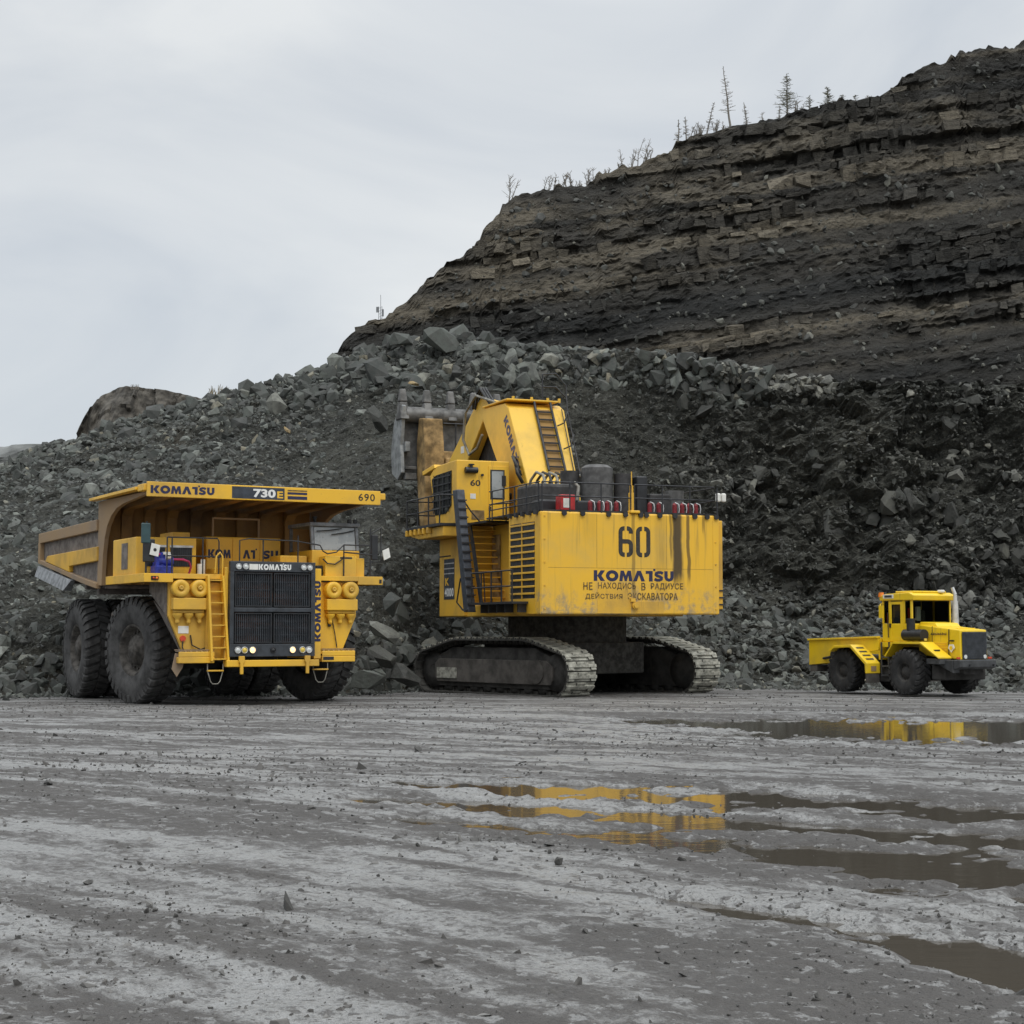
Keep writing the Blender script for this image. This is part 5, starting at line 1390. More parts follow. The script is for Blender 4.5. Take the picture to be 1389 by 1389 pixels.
MB().box(1.75, 2.6, -3.6, -2.6, 6.53, 7.35).build('tool_locker', MT['engine'], S, .06)
MB().tube([(-1.55, -4.4, 6.95), (-1.5, -4.4, 7.45), (-1.62, -4.3, 7.6)], .06).build('breather_pipe', MT['hose_grey'], S)
m = MB().box(.02, .22, -5.44, -5.3, 6.5, 7.2).cyl((.12, -5.37, 7.2), (.12, -5.37, 7.45), .07).cyl((.12, -5.37, 7.2), (.12, -5.37, 7.95), .02)
m.build('beacon_post', YD, S, .02)
MB().box(-.02, .35, -5.6, -5.3, 6.46, 6.56).build('post_foot', Y_, S, .03)
for x_ in (3.58, 3.80):
    MB().box(x_, x_ + .18, -5.3, -5.15, 6.98 + 0, 7.3).build('white_lamp', MT['white'], S, .05)
# hoses looping over the boom foot
for i in range(7):
    x_ = -1.2 + i * .27
    MB().tube([(x_, -.6, 6.9), (x_, -.8, 7.7), (x_, -.5, 8.2), (x_, .15, 8.36), (x_ + .02, .75, 8.1), (x_ + .02, 1.05, 7.6)], .055, 8).build('hydraulic_hose', MT['hose'] if i % 2 else MT['hose_grey'], S)
# boom
bpoly = [(.3, 5.6), (.35, 7.0), (1.25, 8.45), (2.98, 11.20), (3.4, 11.42), (5.6, 11.50), (5.95, 11.15), (5.6, 10.7), (3.6, 8.4), (2.7, 6.6), (2.2, 5.0), (.8, 4.6)]
bm_ = MB().prism(bpoly, 'x', -1.22, 1.22)
bm_.v = [(x_ * (1.0 if z_ > 10.5 else (.80 if z_ > 7.5 else .68)) if x_ > 0 else x_, y_, z_) for x_, y_, z_ in bm_.v]
boom = bm_.build('boom', YB, S, .05)
MB().box(-1.30, .95, 2.95, 5.7, 11.49, 11.56).build('boom_top_plate', MT['yellow'], boom, .02)
SL = (11.20 - 8.45) / (2.98 - 1.25)
du = Vector((0, 1, SL)).normalized(); dn = Vector((0, -du.z, du.y))
logo('KOMATSU', MT['navy_faded'], boom, Vector((-1.226, 2.95, 11.05)) - dn * .62, tuple(-du), tuple(dn), 2.9, .40)
def bk(y0_, off):   # a point on the rear face, pushed out by off
    z0_ = 8.45 + (y0_ - 1.25) * SL
    return y0_ + dn.y * off, z0_ + dn.z * off
ya, za = bk(1.28, .10); yb_, zb_ = bk(2.96, .10)
m = MB()
for x_ in (-.10, .60): m.tube([(x_ - .12, ya, za), (x_, yb_, zb_), (x_, yb_ + .1, zb_ + .25)], .055)
bl = m.build('boom_ladder', MT['rail'], boom)
yc_, zc_ = bk(1.28, .012); yd_, zd_ = bk(2.96, .012); ye_, ze2 = bk(1.28, .0); yf_, zf_ = bk(2.96, .0)
MB().hexa([(-.16, yc_, zc_), (.42, yc_, zc_), (.42, ye_, ze2), (-.16, ye_, ze2), (-.04, yd_, zd_), (.54, yd_, zd_), (.54, yf_, zf_), (-.04, yf_, zf_)]).build('rust_strip', MT['rust'], boom)
for i in range(8):
    f_ = (i + .5) / 8
    MB().box(-.16 + .12 * f_, .46 + .12 * f_, ya + (yb_ - ya) * f_ - .04, ya + (yb_ - ya) * f_ + .03, za + (zb_ - za) * f_ - .03, za + (zb_ - za) * f_ + .03).build('rung', MT['rail'], bl)
for f_ in (.35, .72):
    y_, z_ = ya + (yb_ - ya) * f_, za + (zb_ - za) * f_
    MB().tube([(.66, y_, z_), (.85, y_ - .25, z_ + .1), (1.15, y_ + .1, z_ + .6)], .03).build('safety_hoop', MT['rail'], bl)
MB().tube([(.86, ya, za - .1), (1.05, yb_, zb_)], .02).build('boom_pipe', MT['rail'], boom)
MB().tube([(1.05, ya - .2, za - .3), (1.28, yb_ - .05, zb_), (1.28, yb_ + .1, zb_ + 1.0), (.85, yb_ + .1, zb_ + 1.45), (.3, yb_ + .2, zb_ + 1.4)], .03).build('boom_top_rail', MT['rail'], boom)
MB().tube([(.3, yb_ + .2, zb_ + 1.4), (.3, yb_ + .2, zb_ + .3)], .03).tube([(.3, yb_ + .2, zb_ + .9), (.85, yb_ + .1, zb_ + .9), (1.28, yb_ + .1, zb_ + .5)], .03).build('boom_top_rail', MT['rail'], boom)
MB().tube([(-1.3, 1.5, 8.35), (-1.55, 1.3, 8.7), (-1.5, 1.8, 9.1), (-1.25, 2.1, 9.0)], .07).build('pipe_bend', MT['hose'], boom)
MB().tube([(-1.3, 1.3, 8.05), (-1.6, 1.1, 8.4), (-1.5, 1.5, 8.75), (-1.25, 1.8, 8.7)], .07).build('pipe_bend', MT['hose'], boom)
for x_ in (-1.0, -.2, .5, 1.0): MB().cyl((x_, 3.0, 11.5), (x_, 3.0, 11.66), .06, n=8).build('boom_bolt', YB, boom)
# arm going forward and down from the boom head, rams inside
arm = MB().prism([(5.2, 11.75), (6.3, 12.0), (7.0, 11.75), (10.9, 9.3), (11.9, 8.2), (11.3, 7.5), (10.1, 8.1), (8.6, 8.95), (6.2, 10.9)], 'x', -1.12, -.62).prism([(5.2, 11.75), (6.3, 12.0), (7.0, 11.75), (10.9, 9.3), (11.9, 8.2), (11.3, 7.5), (10.1, 8.1), (8.6, 8.95), (6.2, 10.9)], 'x', .55, 1.05).build('arm', YB, S, .04)
MB().cyl((-1.0, 2.6, 7.6), (-1.0, 8.6, 8.6), .26).cyl((.9, 2.6, 7.6), (.9, 8.6, 8.6), .26).build('bucket_ram', MT['black'], S)
MB().cyl((0, 4.9, 11.0), (0, 9.2, 8.2), .28).build('crowd_ram', MT['black'], S)
MB().prism([(5.3, 11.0), (6.3, 11.3), (10.0, 9.0), (10.4, 7.8), (3.2, 7.6), (3.9, 9.2)], 'x', -.55, .5).build('arm_gap_shade', MT['engine'], S)  # dark plate added as the shade inside the gap between boom and arm
MB().tube([(-1.2, 4.5, 11.6), (-1.35, 6.3, 12.1), (-1.4, 7.4, 11.5), (-1.35, 7.8, 10.4), (-1.3, 7.2, 9.7), (-1.28, 6.3, 9.9), (-1.25, 5.8, 10.4)], .06).build('arm_hose', MT['hose_grey'], arm)
for dx_ in (0, .12, .24):
    MB().tube([(-1.2 + dx_, 5.0, 11.55), (-1.3 + dx_, 5.9, 12.35), (-1.3 + dx_, 6.6, 12.0), (-1.25 + dx_, 6.9, 11.6)], .055).build('arm_hose', MT['hose'], arm)
MB().box(-1.125, -1.119, 8.3, 8.7, 9.9, 10.2).build('arm_sticker', MT['white'], arm)
# bucket held high, teeth up
bk_side = [(12.2, 12.35), (12.7, 12.55), (13.5, 11.6), (13.85, 10.4), (13.7, 9.4), (12.9, 9.05), (12.35, 9.35), (12.5, 10.6)]
shell = MB()
for x0, x1 in ((-2.62, -2.44), (2.3, 2.48)): shell.prism(bk_side, 'x', x0, x1)
shell.prism([(13.5, 11.6), (13.85, 10.4), (13.7, 9.4), (12.9, 9.05), (12.9, 9.2), (13.6, 9.5), (13.7, 10.4), (13.38, 11.5)], 'x', -2.43, 2.29)
buck = shell.build('bucket', MT['steel_light'], S, .03)
MB().lathe([(.36, -2.40), (.36, 2.25)], 20, 'x', (0, 12.55, 12.0)).build('bucket_lip', MT['steel'], buck)
for x_ in (-2.50, -1.35, -.22, .92, 2.05):
    th = MB().hexa([(x_ - .21, 12.15, 11.75), (x_ + .21, 12.15, 11.75), (x_ + .21, 12.95, 11.75), (x_ - .21, 12.95, 11.75), (x_ - .17, 12.38, 12.55), (x_ + .17, 12.38, 12.55), (x_ + .17, 12.75, 12.55), (x_ - .17, 12.75, 12.55)]).build('tooth_adapter', MT['steel'], buck, .04)
    MB().hexa([(x_ - .19, 12.36, 12.56), (x_ + .19, 12.36, 12.56), (x_ + .19, 12.78, 12.56), (x_ - .19, 12.78, 12.56), (x_ - .14, 12.48, 13.15), (x_ + .14, 12.48, 13.15), (x_ + .14, 12.66, 13.15), (x_ - .14, 12.66, 13.15)]).build('tooth', MT['steel'], th, .05)
# back wall of the bucket: worn yellow links and clam
MB().prism([(11.6, 11.75), (12.2, 11.8), (12.5, 10.6), (12.4, 8.9), (12.0, 6.8), (11.5, 6.8), (11.3, 8.6), (11.4, 10.6)], 'x', -1.85, -.92).build('bucket_link', YM, buck, .05)
MB().prism([(11.7, 10.3), (12.3, 10.4), (12.4, 8.9), (12.0, 6.8), (11.6, 6.8), (11.5, 8.6)], 'x', -.90, 1.6).build('bucket_clam', YM, buck, .05)
MB().box(-.85, -.35, 11.35, 11.75, 9.0, 10.0).build('clam_lug', YM, buck, .08)
MB().box(-2.42, 2.25, 12.75, 12.9, 9.2, 11.7).build('bucket_wall', MT['steel'], buck)
MB().tube([(-.9, 11.6, 11.55), (1.5, 11.6, 11.55)], .035).tube([(-.3, 11.6, 11.55), (-.3, 11.62, 10.35)], .035).build('clam_pipe', MT['rail'], buck)
MB().box(-2.43, -1.9, 12.3, 12.6, 9.05, 9.35).box(-2.43, -1.9, 12.3, 12.6, 9.5, 9.65).build('bucket_brace', MT['steel'], buck, .02)
MB().box(-2.44, -2.2, 12.3, 12.7, 10.3, 10.75).build('bucket_brace', MT['steel_light'], buck, .03)

# ------------------------------------------------------------------ articulated tractor
V = tag(empty('wheeled_tractor', (14.98, 59.0, -0.79), 29), 'small lemon-yellow articulated tractor with black grille by the far puddle', 'tractor')
LM = MT['lemon']
rt2 = lambda: tyre_mesh(0.80, 0.62, 0.34, 22, 0.045, .25)
for x_, y_, o_ in ((-1.18, 0, -1), (1.18, 0, 1), (-1.18, 3.3, -1), (1.18, 3.3, 1)):
    wheel(V, (x_, y_, .80), lambda o_=o_: rim_mesh(.34, .62, o_, 10, .12), rt2, MT['under'], MT['rubber_dark'], 0, ('v', o_))
m = MB().box(-.45, .45, -1.9, 1.4, .75, 1.35).box(-.4, .4, 1.5, 5.2, .7, 1.1).cyl((-1, 0, .86), (1, 0, .86), .22).cyl((-1, 3.3, .86), (1, 3.3, .86), .22).box(-.3, .3, -.4, .4, .5, 1.0)
m.build('chassis', MT['under'], V, .02)
hd = MB().hexa([(-.63, -1.93, 1.25), (.63, -1.93, 1.25), (.70, .05, 1.4), (-.70, .05, 1.4), (-.62, -1.90, 2.28), (.62, -1.90, 2.28), (.68, .05, 2.46), (-.68, .05, 2.46)]).build('hood', LM, V, .035)
MB().hexa([(-.55, -.75, 2.385), (.55, -.75, 2.385), (.6, .08, 2.44), (-.6, .08, 2.44), (-.52, -.62, 2.52), (.52, -.62, 2.52), (.58, .08, 2.56), (-.58, .08, 2.56)]).build('hood_cowl', LM, V, .02)
gl_ = MB().box(-.56, .56, -1.97, -1.932, 1.27, 2.21).build('radiator_grille', MT['grille'], V, .01)
m = MB()
for i in range(16):
    z_ = 1.31 + i * .056
    m.box(-.53, .53, -1.985, -1.971, z_, z_ + .02)
m.build('grille_bars', MT['grille'], gl_)
MB().hexa([(-.68, -1.35, 1.42), (-.655, -1.35, 1.42), (-.70, -.72, 1.45), (-.725, -.72, 1.45), (-.675, -1.35, 1.86), (-.65, -1.35, 1.86), (-.695, -.72, 1.88), (-.72, -.72, 1.88)]).build('side_panel', MT['lemon'], V)
for i in range(5):
    MB().box(-.715, -.66, -1.33, -.74, 1.46 + i * .085, 1.485 + i * .085).build('side_slat', MT['yellow_dirty'], V)
m = MB()                                  # lettering too small to read in the photograph: a row of dark strokes
for i in range(9):
    y_ = -.55 - i * .087; h0 = random.uniform(.0, .03); m.box(-.690, -.672, y_ - .06, y_ - .035, 2.10, 2.185 - h0); m.box(-.690, -.672, y_ - .035, y_, 2.10 + h0, 2.125 + h0 * 1.5)
tag(m.build('lettering', MT['faded'], V), kind='stuff')
MB().prism([(-1.55, 1.50), (-1.40, 1.65), (-1.46, 1.78), (-1.64, 1.78), (-1.70, 1.65)], 'x', -.70, -.665).build('emblem', MT['white'], V)
MB().cyl((-.715, -1.55, 1.66), (-.70, -1.55, 1.66), .07).build('emblem_ring', MT['lemon'], V)
MB().box(-.70, -.66, -1.66, -1.48, 1.88, 1.93).build('hood_catch', BK, V)
for y0, y1, z0, z1 in ((-.62, -.612, 1.45, 2.40), (-1.42, -1.412, 1.32, 2.30)):
    MB().hexa([(-.70 + .0, y0, z0), (-.66, y0, z0), (-.66, y1, z0), (-.70, y1, z0), (-.682, y0, z1), (-.64, y0, z1), (-.64, y1, z1), (-.682, y1, z1)]).build('panel_seam', MT['soot'], V)
MB().box(-.40, .40, -1.6, -.9, 2.30, 2.345).build('hood_hatch', LM, V, .02)
for x_ in (-.45, .45): MB().cyl((x_, -1.99, 1.36), (x_, -1.96, 1.36), .07, n=14).build('headlight', MT['lens'], V)
MB().tube([(-.70, -.9, 1.42), (-.78, -1.1, 1.36), (-.74, -1.5, 1.38)], .025).build('hose', BK, V)
MB().tube([(-.97, 1.30, 2.0), (-.99, 1.30, 2.9)], .018).build('grab_rail', BK, V)
# bumper and side skirts
DG = plain('charcoal_bumper_paint', (0.050, 0.052, 0.054), 0.55)
MB().hexa([(-.98, -2.26, 1.00), (.70, -2.26, 1.00), (.74, -1.99, .92), (-1.02, -1.99, .92), (-.98, -2.26, 1.26), (.70, -2.26, 1.26), (.74, -1.99, 1.26), (-1.02, -1.98, 1.26)]).build('bumper', DG, V, .03)
for sx in (-1, 1):
    if sx < 0: MB().prism([(-1.97, 1.25), (-1.97, .80), (-1.65, .92), (-1.2, 1.10), (-1.2, 1.25)], 'x', *sorted((sx * .72, sx * 1.03))).build('bumper_wing', DG, V, .02)
    if sx < 0: MB().box(*sorted((sx * .75, sx * 1.28)), -1.6, -.95, 1.10, 1.29).build('skirt', DG, V, .02)
    # mudguard over the front wheel
    x0, x1 = sorted((sx * .74, sx * 1.36))
    fy, fz = (-1.62, 1.34) if sx < 0 else (-.95, 1.72)
    MB().prism([(.62, 1.86), (-.72, 1.86), (fy, fz), (fy, fz - .05), (-.74, 1.78), (.66, 1.78), (1.05, 1.32), (1.10, 1.36)], 'x', x0, x1).build('front_mudguard', LM, V, .012)
    if sx < 0: MB().prism([(-.74, 1.80), (-1.58, 1.31), (-1.02, 1.31), (-.45, 1.80)], 'x', *sorted((sx * .70, sx * .74))).build('mudguard_web', LM, V)
MB().box(-1.18, -.95, -1.28, -1.20, 1.545, 1.60).build('mudguard_slot', MT['soot'], V)
for x_ in (-.80, .66):
    MB().box(x_ - .08, x_ + .08, -2.02, -1.97, 1.28, 1.35).build('marker_lamp', MT['red_lens'], V, .01)
for x_ in (-.55, .55): MB().cyl((x_, -2.315, 1.08), (x_, -2.28, 1.08), .04).build('tow_eye', BK, V)
# cab
ct_ = MB().box(-.93, .93, .12, 1.66, 1.84, 2.50).build('cab', LM, V, .03)
for x0, x1, y0, y1 in ((-.93, -.86, .12, .20), (.86, .93, .12, .20), (-.93, -.86, 1.58, 1.66), (.86, .93, 1.58, 1.66), (-.93, -.87, .48, .60), (-.93, -.87, 1.22, 1.32), (.87, .93, .9, 1.0)):
    MB().box(x0, x1, y0, y1, 2.50, 3.32).build('cab_pillar', LM, ct_, .01)
MB().prism([(-.02, 3.32), (1.72, 3.32), (1.76, 3.50), (1.4, 3.56), (.2, 3.60), (-.06, 3.50)], 'x', -.99, .99).build('cab_roof', LM, ct_, .03)
MB().box(-.8, .75, .15, 1.1, 3.59, 3.66).build('roof_vent', LM, ct_, .03)
MB().box(-.86, .86, .13, .145, 2.52, 3.31).build('windscreen', MT['glass_clear'], ct_)
MB().box(-.90, -.885, .62, 1.20, 1.98, 3.30).build('door_window', MT['glass'], ct_)
MB().box(-.90, -.885, .22, .47, 2.52, 3.30).build('side_window', MT['glass_clear'], ct_)
MB().box(-.90, -.885, 1.34, 1.57, 2.52, 3.30).build('side_window', MT['glass_clear'], ct_)
MB().box(-.86, .86, 1.60, 1.615, 2.52, 3.31).build('rear_window', MT['glass'], ct_)
MB().box(.885, .90, .22, 1.57, 2.52, 3.30).build('side_window', MT['glass'], ct_)
dr = MB().box(-.955, -.931, .56, .68, 1.88, 3.28).box(-.955, -.931, 1.14, 1.26, 1.88, 3.28).box(-.955, -.931, .68, 1.14, 3.18, 3.28).box(-.955, -.931, .68, 1.14, 1.88, 2.02).build('door', LM, ct_, .008)
MB().box(-.98, -.955, 1.16, 1.24, 2.35, 2.50).build('door_handle', BK, dr)
MB().box(-.84, -.78, .24, .42, 2.52, 3.05).build('red_curtain', MT['red'], ct_)
MB().box(-.84, -.78, 1.36, 1.54, 2.52, 2.85).build('red_curtain', MT['red'], ct_)
MB().box(-.5, -.3, .35, .42, 2.6, 3.1).build('white_cloth', MT['white'], ct_)
MB().box(-.6, .1, .5, .95, 2.0, 3.0).build('seat', BK, ct_, .08)
MB().cyl((-.92, 1.70, 3.46), (-.92, 1.70, 3.62), .11, .09, n=14).build('beacon', MT['orange_lens'], ct_)
MB().box(-1.0, -.985, .98, 1.52, 3.40, 3.54).build('roof_sign', MT['white'], ct_)
MB().box(-1.006, -1.0, 1.06, 1.44, 3.43, 3.51).build('roof_sign_print', MT['slate'], ct_)
MB().box(.35, .55, .0, .2, 3.60, 3.70).build('roof_lamp', MT['white'], ct_, .03)
MB().box(-1.18, -1.12, 1.35, 1.55, 2.7, 3.15).tube([(-.95, 1.6, 3.2), (-1.15, 1.5, 3.2), (-1.15, 1.45, 2.7)], .02).build('cab_mirror', LM, ct_)
# air cleaner drum beside the cab, exhaust beyond
m = MB().cyl((-.98, -.55, 2.10), (-.98, .42, 2.10), .20, n=20).cyl((-.98, .12, 2.25), (-.98, .12, 2.62), .15, n=16).cyl((-.98, .12, 2.62), (-.98, .12, 2.68), .18, n=16)
m.build('air_cleaner', BK, V)
MB().cyl((-1.0, -.62, 1.9), (-1.0, -.62, 1.98), .05).build('marker_lamp', MT['lens_yellow'], V)
m = MB().cyl((.62, -.42, 2.35), (.62, -.42, 3.30), .12, .10, n=16).cyl((.62, -.42, 3.30), (.62, -.42, 3.52), .07, n=12).cyl((.62, -.42, 3.52), (.55, -.36, 3.78), .07, .06, n=12)
m.build('exhaust_stack', MT['silver'], V)
MB().box(-1.02, -.62, .92, 2.2, .42, .98).build('fuel_tank', MT['under'], V, .05)
MB().box(-.95, .95, -1.5, -.85, .55, 1.08).build('front_skid', MT['under'], V, .04)
# steps and articulation
m = MB().box(-1.15, -.85, 1.10, 1.50, .62, .68).box(-1.15, -.85, 1.10, 1.50, .95, 1.01).box(-1.15, -.85, 1.10, 1.50, 1.28, 1.34).box(-1.15, -1.10, 1.08, 1.12, .6, 1.84).box(-1.15, -1.10, 1.48, 1.52, .6, 1.84).box(-.84, -.8, 1.08, 1.52, .6, 1.84)
m.build('steps', DG, V)
MB().box(-1.05, 1.05, .9, 1.62, 1.66, 1.83).build('cab_floor', LM, V, .01)
MB().box(-.8, .8, 1.0, 1.4, .9, 1.65).build('articulation', MT['under'], V, .05)
# rear body
BX = [(1.72, 1.55), (2.45, 1.45), (4.2, 1.05), (5.62, .94), (5.62, 1.86), (1.72, 1.98)]
MB().prism(BX, 'x', -1.08, -1.00).build('box_side', LM, V, .015)
MB().prism(BX, 'x', 1.00, 1.08).build('box_side', LM, V, .015)
MB().box(-1.0, 1.0, 5.54, 5.62, .94, 1.84).build('tailboard', LM, V, .01)
MB().box(-1.0, 1.0, 1.72, 1.80, 1.2, 1.96).build('headboard', LM, V, .01)
MB().box(-1.0, 1.0, 1.80, 5.54, 1.25, 1.35).build('box_floor', MT['under'], V)
for x0, x1 in ((-1.15, -.99), (.99, 1.15)):
    MB().prism([(1.70, 1.98), (5.64, 1.86), (5.64, 1.93), (1.70, 2.05)], 'x', x0, x1).build('box_rim', LM, V, .012)
MB().box(-1.05, 1.05, 5.2, 5.60, .70, .93).build('rear_crossmember', MT['under_panel'], V, .02)
for sx in (-1, 1):
    x0, x1 = sorted((sx * 1.085, sx * 1.72))
    gd = MB().prism([(3.75, 1.52), (3.45, 1.70), (2.50, 1.74), (1.62, 1.08), (1.62, .72), (1.72, .72), (1.74, 1.04), (2.53, 1.64), (3.4, 1.61), (3.65, 1.47)], 'x', x0, x1).build('rear_mudguard', LM, V, .015)
    for i in range(4):
        f_ = .16 + i * .2; y_, z_ = 2.50 - .88 * f_, 1.74 - .66 * f_
        MB().hexa([(x0 + .14, y_ - .05, z_ - .045), (x1 - .14, y_ - .05, z_ - .045), (x1 - .14, y_ + .02, z_ + .008), (x0 + .14, y_ + .02, z_ + .008), (x0 + .14, y_ - .056, z_ - .037), (x1 - .14, y_ - .056, z_ - .037), (x1 - .14, y_ + .014, z_ + .016), (x0 + .14, y_ + .014, z_ + .016)]).build('step_slot', MT['soot'], gd)
    MB().box(x0 + .2, x1 - .2, 1.605, 1.62, .80, .98).build('tread_plate', MT['body_brown'], gd)
    MB().box(x0 + .03, x1 - .03, 1.64, 1.72, .38, .71).build('mud_flap', MT['under_panel'], V)
m = MB().cyl((-1.22, 4.1, 1.35), (-1.085, 4.1, 1.35), .12).tube([(-1.14, 3.9, 1.4), (-1.18, 4.3, 1.25), (-1.14, 4.7, 1.2)], .05)
m.build('hose_coupling', BK, V)

# ------------------------------------------------------------------ trees and masts on the skyline
def cliff_top(px):
    k_ = np.interp(px, CLX[:, 0], kk); z_ = (1.6 + 109.25 * k_) / (1 - 0.55 * k_); y_ = 109.25 + 0.55 * z_
    x_ = (px - HALF) / FPX * (y_ * math.cos(PITCH) + (z_ - CAMZ) * math.sin(PITCH))
    zt_ = float(np.interp(x_, cxs, ztop)); yy_ = float(cliff_y(np.array([x_]), np.array([zt_]))[0][0])
    return Vector((x_, yy_ + 1.6, zt_ - 0.15))
def bare_tree(px, hpx, kind, label, lean=0.0, group='bare trees on the cliff edge'):
    p = cliff_top(px); h = hpx / 16.6 * (1.25 if kind == 'bush' or hpx < 35 else 1.0)
    g = random.Random(int(px * 7))
    root = tag(empty('bare_tree' if kind != 'larch' else 'larch_tree', p), label, 'tree', group)
    tr, cr = MB(), MB()
    if kind in ('pole', 'larch'):
        pts = [Vector((lean * h * (i / 8) ** 1.3 + g.uniform(-.03, .03), g.uniform(-.03, .03), h * i / 8)) for i in range(9)]
        for i in range(8):
            tr.cyl(pts[i], pts[i + 1], (.03 + .011 * h) * (1 - i / 9) + .012, (.03 + .011 * h) * (1 - (i + 1) / 9) + .010, 6, False)
        nb_ = int(95 if kind == 'larch' else 46) if h > 2 else int(40)
        for b_ in range(nb_):
            f_ = g.uniform(.12 if kind == 'larch' else .25, .99)
            q = pts[min(7, int(f_ * 8))].lerp(pts[min(8, int(f_ * 8) + 1)], f_ * 8 % 1)
            ln = (h * (.32 if kind == 'larch' else .24) * (1 - f_) + .2) * g.uniform(.6, 1.2) * (1.0 if kind == 'larch' else .6)
            a_ = g.uniform(0, 6.28); up = g.uniform(-.15, .45)
            e_ = q + Vector((math.cos(a_), math.sin(a_), up)) * ln
            cr.cyl(q, e_, .024, .011, 4, False)
            for t_ in range(4 if kind == 'larch' else 2):
                u_ = q.lerp(e_, g.uniform(.3, .95))
                cr.cyl(u_, u_ + Vector((g.uniform(-1, 1), g.uniform(-1, 1), g.uniform(-.4, .8))) * ln * .38, .017, .008, 3, False)
    else:
        for s_ in range(g.randint(3, 6)):
            b0 = Vector((g.uniform(-.35, .35), g.uniform(-.3, .3), 0)); hh = h * g.uniform(.55, 1.0)
            e_ = b0 + Vector((lean * hh + g.uniform(-.28, .28) * hh, g.uniform(-.2, .2) * hh, hh))
            mid_ = b0.lerp(e_, .5) + Vector((g.uniform(-.08, .08), 0, 0)) * hh
            tr.cyl(b0, mid_, .045, .034, 5, False); tr.cyl(mid_, e_, .034, .016, 5, False)
            for t_ in range(9):
                f_ = g.uniform(.25, .98); q = b0.lerp(mid_, f_ * 2) if f_ < .5 else mid_.lerp(e_, f_ * 2 - 1)
                ln = hh * g.uniform(.12, .3)
                e2 = q + Vector((g.uniform(-1, 1), g.uniform(-1, 1), g.uniform(.2, 1.1))).normalized() * ln
                cr.cyl(q, e2, .024, .012, 3, False)
                cr.cyl(q.lerp(e2, .5), q.lerp(e2, .5) + Vector((g.uniform(-1, 1), g.uniform(-1, 1), g.uniform(0, 1))) * ln * .5, .013, .008, 3, False)
    tr.build('trunk', MT['bark'], root); cr.build('crown', MT['needles'] if kind == 'larch' else MT['twig'], root)
for a_ in [
    (689, 40, 'bush', 'bare sapling at the left corner of the cliff top', .1),
    (745, 24, 'bush', 'low twiggy bush, first right of the cliff corner', .25),
    (771, 24, 'bush', 'low twiggy bush, second right of the cliff corner', -.1),
    (801, 22, 'bush', 'small upright bush, third right of the cliff corner', .1),
    (829, 15, 'bush', 'tiniest bush midway along the lower cliff rim', 0),
    (858, 28, 'bush', 'left of the two close bushes midway up the cliff rim', 0),
    (873, 34, 'bush', 'right of the two close bushes midway up the cliff rim', .1),
    (924, 40, 'pole', 'slim bare tree at the left of the rim clump', .02),
    (935, 32, 'pole', 'second slim bare tree in the rim clump', -.02),
    (953, 24, 'bush', 'low thicket at the foot of the leaning rim tree', 0),
    (962, 54, 'pole', 'thin bare tree leaning right, left of the tallest tree', .22),
    (976, 22, 'bush', 'low scrub just left of the tallest bare tree', 0),
    (997, 94, 'pole', 'tallest bare pole-like tree on the cliff rim', -.10),
    (1020, 34, 'pole', 'short crooked sapling right of the tallest tree', -.1),
    (1040, 20, 'bush', 'small bush between the sapling and the conifer', 0),
    (1074, 66, 'larch', 'bushiest conifer on the cliff rim, half bare', 0),
    (1104, 24, 'larch', 'small conifer just right of the bushiest one', 0),
    (1131, 28, 'larch', 'second small conifer right of the bushiest one', 0),
    (1150, 15, 'larch', 'tiny conifer, third right of the bushiest one', 0),
    (1166, 14, 'larch', 'last tiny conifer before the rim steps up', 0),
    (757, 20, 'bush', 'wispy shrub between the first two bushes on the rim', .3),
    (787, 14, 'bush', 'sparse shrub between second and third rim bushes', .2),
    (844, 13, 'bush', 'sparse shrub just left of the two close bushes', .1),
    (944, 22, 'bush', 'wispy undergrowth right of the two slim rim trees', .2),
    (987, 16, 'bush', 'scrub touching the foot of the tallest tree', .1),
    (1062, 22, 'pole', 'thin sapling touching the left side of the conifer', .05),
    (1088, 18, 'bush', 'low scrub at the right foot of the conifer', 0),
    (1188, 11, 'bush', 'dry shrub near the step of the upper rim', 0)]:
    bare_tree(*a_)
# radio mast behind the left shoulder of the cliff
p = at(516, 436, 165)
ms = tag(empty('radio_mast', p), 'thin radio mast with dishes behind the cliff shoulder', 'mast')
m = MB()
for dx_, dy_ in ((-.16, -.1), (.16, -.1), (0, .16)): m.cyl((dx_, dy_, -1), (dx_, dy_, 1.5), .03, n=5)
for i in range(6): m.cyl((-.16, -.1, -.2 + i * .3), (.16, -.1, 0 + i * .3), .018, n=4)
m.cyl((0.02, 0, 1.4), (0.02, 0, 2.7), .025, n=5)
m.build('lattice', MT['grey'], ms)
MB().box(-.42, -.18, -.2, -.05, .9, 1.45).build('antenna_panel', MT['grey'], ms); MB().box(.16, .34, -.2, -.05, .5, 1.2).build('antenna_panel', MT['grey'], ms)
# dry tufts on the left skyline
def tuft(px, py, depth, h, mat, label, name, cat):
    p = at(px, py, depth); g = random.Random(px); m = MB()
    for i in range(34):
        b0 = Vector((g.uniform(-.9, .9) * h, g.uniform(-.3, .3) * h, -.2)); e_ = b0 + Vector((g.uniform(-.4, .4), g.uniform(-.3, .3), g.uniform(.5, 1.2))) * h
        m.cyl(b0, e_, .03, .012, 3, False)
    o = m.build(name, mat, None); o.location = p
    tag(o, label, cat)
tuft(297, 533, 90, .55, MT['straw'], 'pale dry grass tuft on the skyline of the rubble pile', 'grass_tuft', 'grass')
tuft(183, 526, 188, .55, MT['twig'], 'small dark bush on top of the brown hill', 'hill_bush', 'bush')

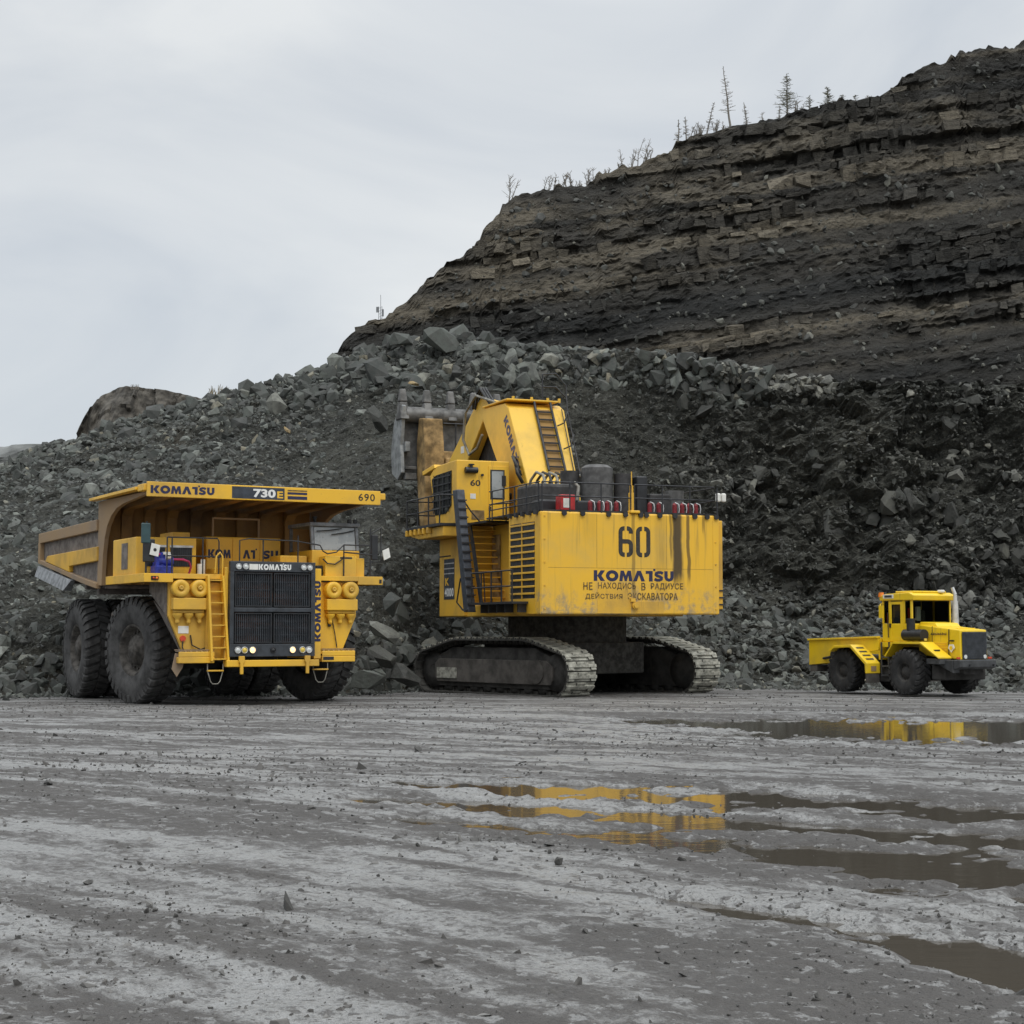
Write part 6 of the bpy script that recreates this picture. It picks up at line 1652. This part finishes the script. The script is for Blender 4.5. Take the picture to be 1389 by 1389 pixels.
# ------------------------------------------------------------------ clods and gravel on the pit floor
n = 42000
Y = 5.5 * np.exp(rng.uniform(0, 1, n) * math.log(62 / 5.5)); X = rng.uniform(-1, 1, n) * (0.34 * Y + 1.5)
den = fbm(X * 0.5, Y * 0.35, 131, 3)
kp = rng.uniform(size=n) < 0.20 + den * 1.1
X, Y = X[kp], Y[kp]
Sz = np.clip(0.0075 * np.exp(rng.normal(size=len(X)) * 0.55) * (0.55 + Y / 20), 0.004, 0.09)
c0 = at(668, 1146, 12.2)
cxn = np.concatenate([rng.normal(size=40) * .12 + c0.x, rng.normal(size=110) * .9 + c0.x + .5]); cyn = np.concatenate([rng.normal(size=40) * .10 + 12.2, rng.normal(size=110) * .5 + 11.9])
X = np.concatenate([X, cxn]); Y = np.concatenate([Y, cyn]); Sz = np.concatenate([Sz, np.clip(.016 * np.exp(rng.normal(size=150) * .55), .008, .05)])
Z = ground_z(X, Y) + Sz * 0.15
rocks_joined('gravel', np.stack([X, Y, Z], 1), Sz, MT['clod'], None, 'stuff', 'scattered clods and gravel on the wet pit floor', CHIPS)
n = 16000
Y = 5.5 * np.exp(rng.uniform(0, 1, n) * math.log(50 / 5.5)); X = rng.uniform(-1, 1, n) * (0.33 * Y + 1.2)
den = fbm((X * .83 - Y * .56) * .15, (X * .56 + Y * .83) * 0.8, 137, 3)
kp = rng.uniform(size=n) < 0.16 + den * 1.2
X, Y = X[kp], Y[kp]
Sz = np.clip(0.016 * np.exp(rng.normal(size=len(X)) * 0.45) * (0.6 + Y / 18), 0.008, 0.12)
rocks_joined('mud_clods', np.stack([X, Y, ground_z(X, Y) - Sz * 0.30], 1), Sz, MT['mudclod'], None, 'stuff', 'low clods of churned mud strewn over the pit floor', CHIPS)
n = 2600
X = rng.uniform(-20, 24, n); Y = np.interp(X, TOE[:, 0], TOE[:, 1]) - np.abs(rng.normal(size=n)) * 1.5
Sz = np.clip(.07 * np.exp(rng.normal(size=n) * .55), .03, .30)
rocks_joined('toe_gravel', np.stack([X, Y, ground_z(X, Y) + Sz * .2], 1), Sz, MT['rock'], None, 'stuff', 'small stones spilled along the foot of the rubble pile')
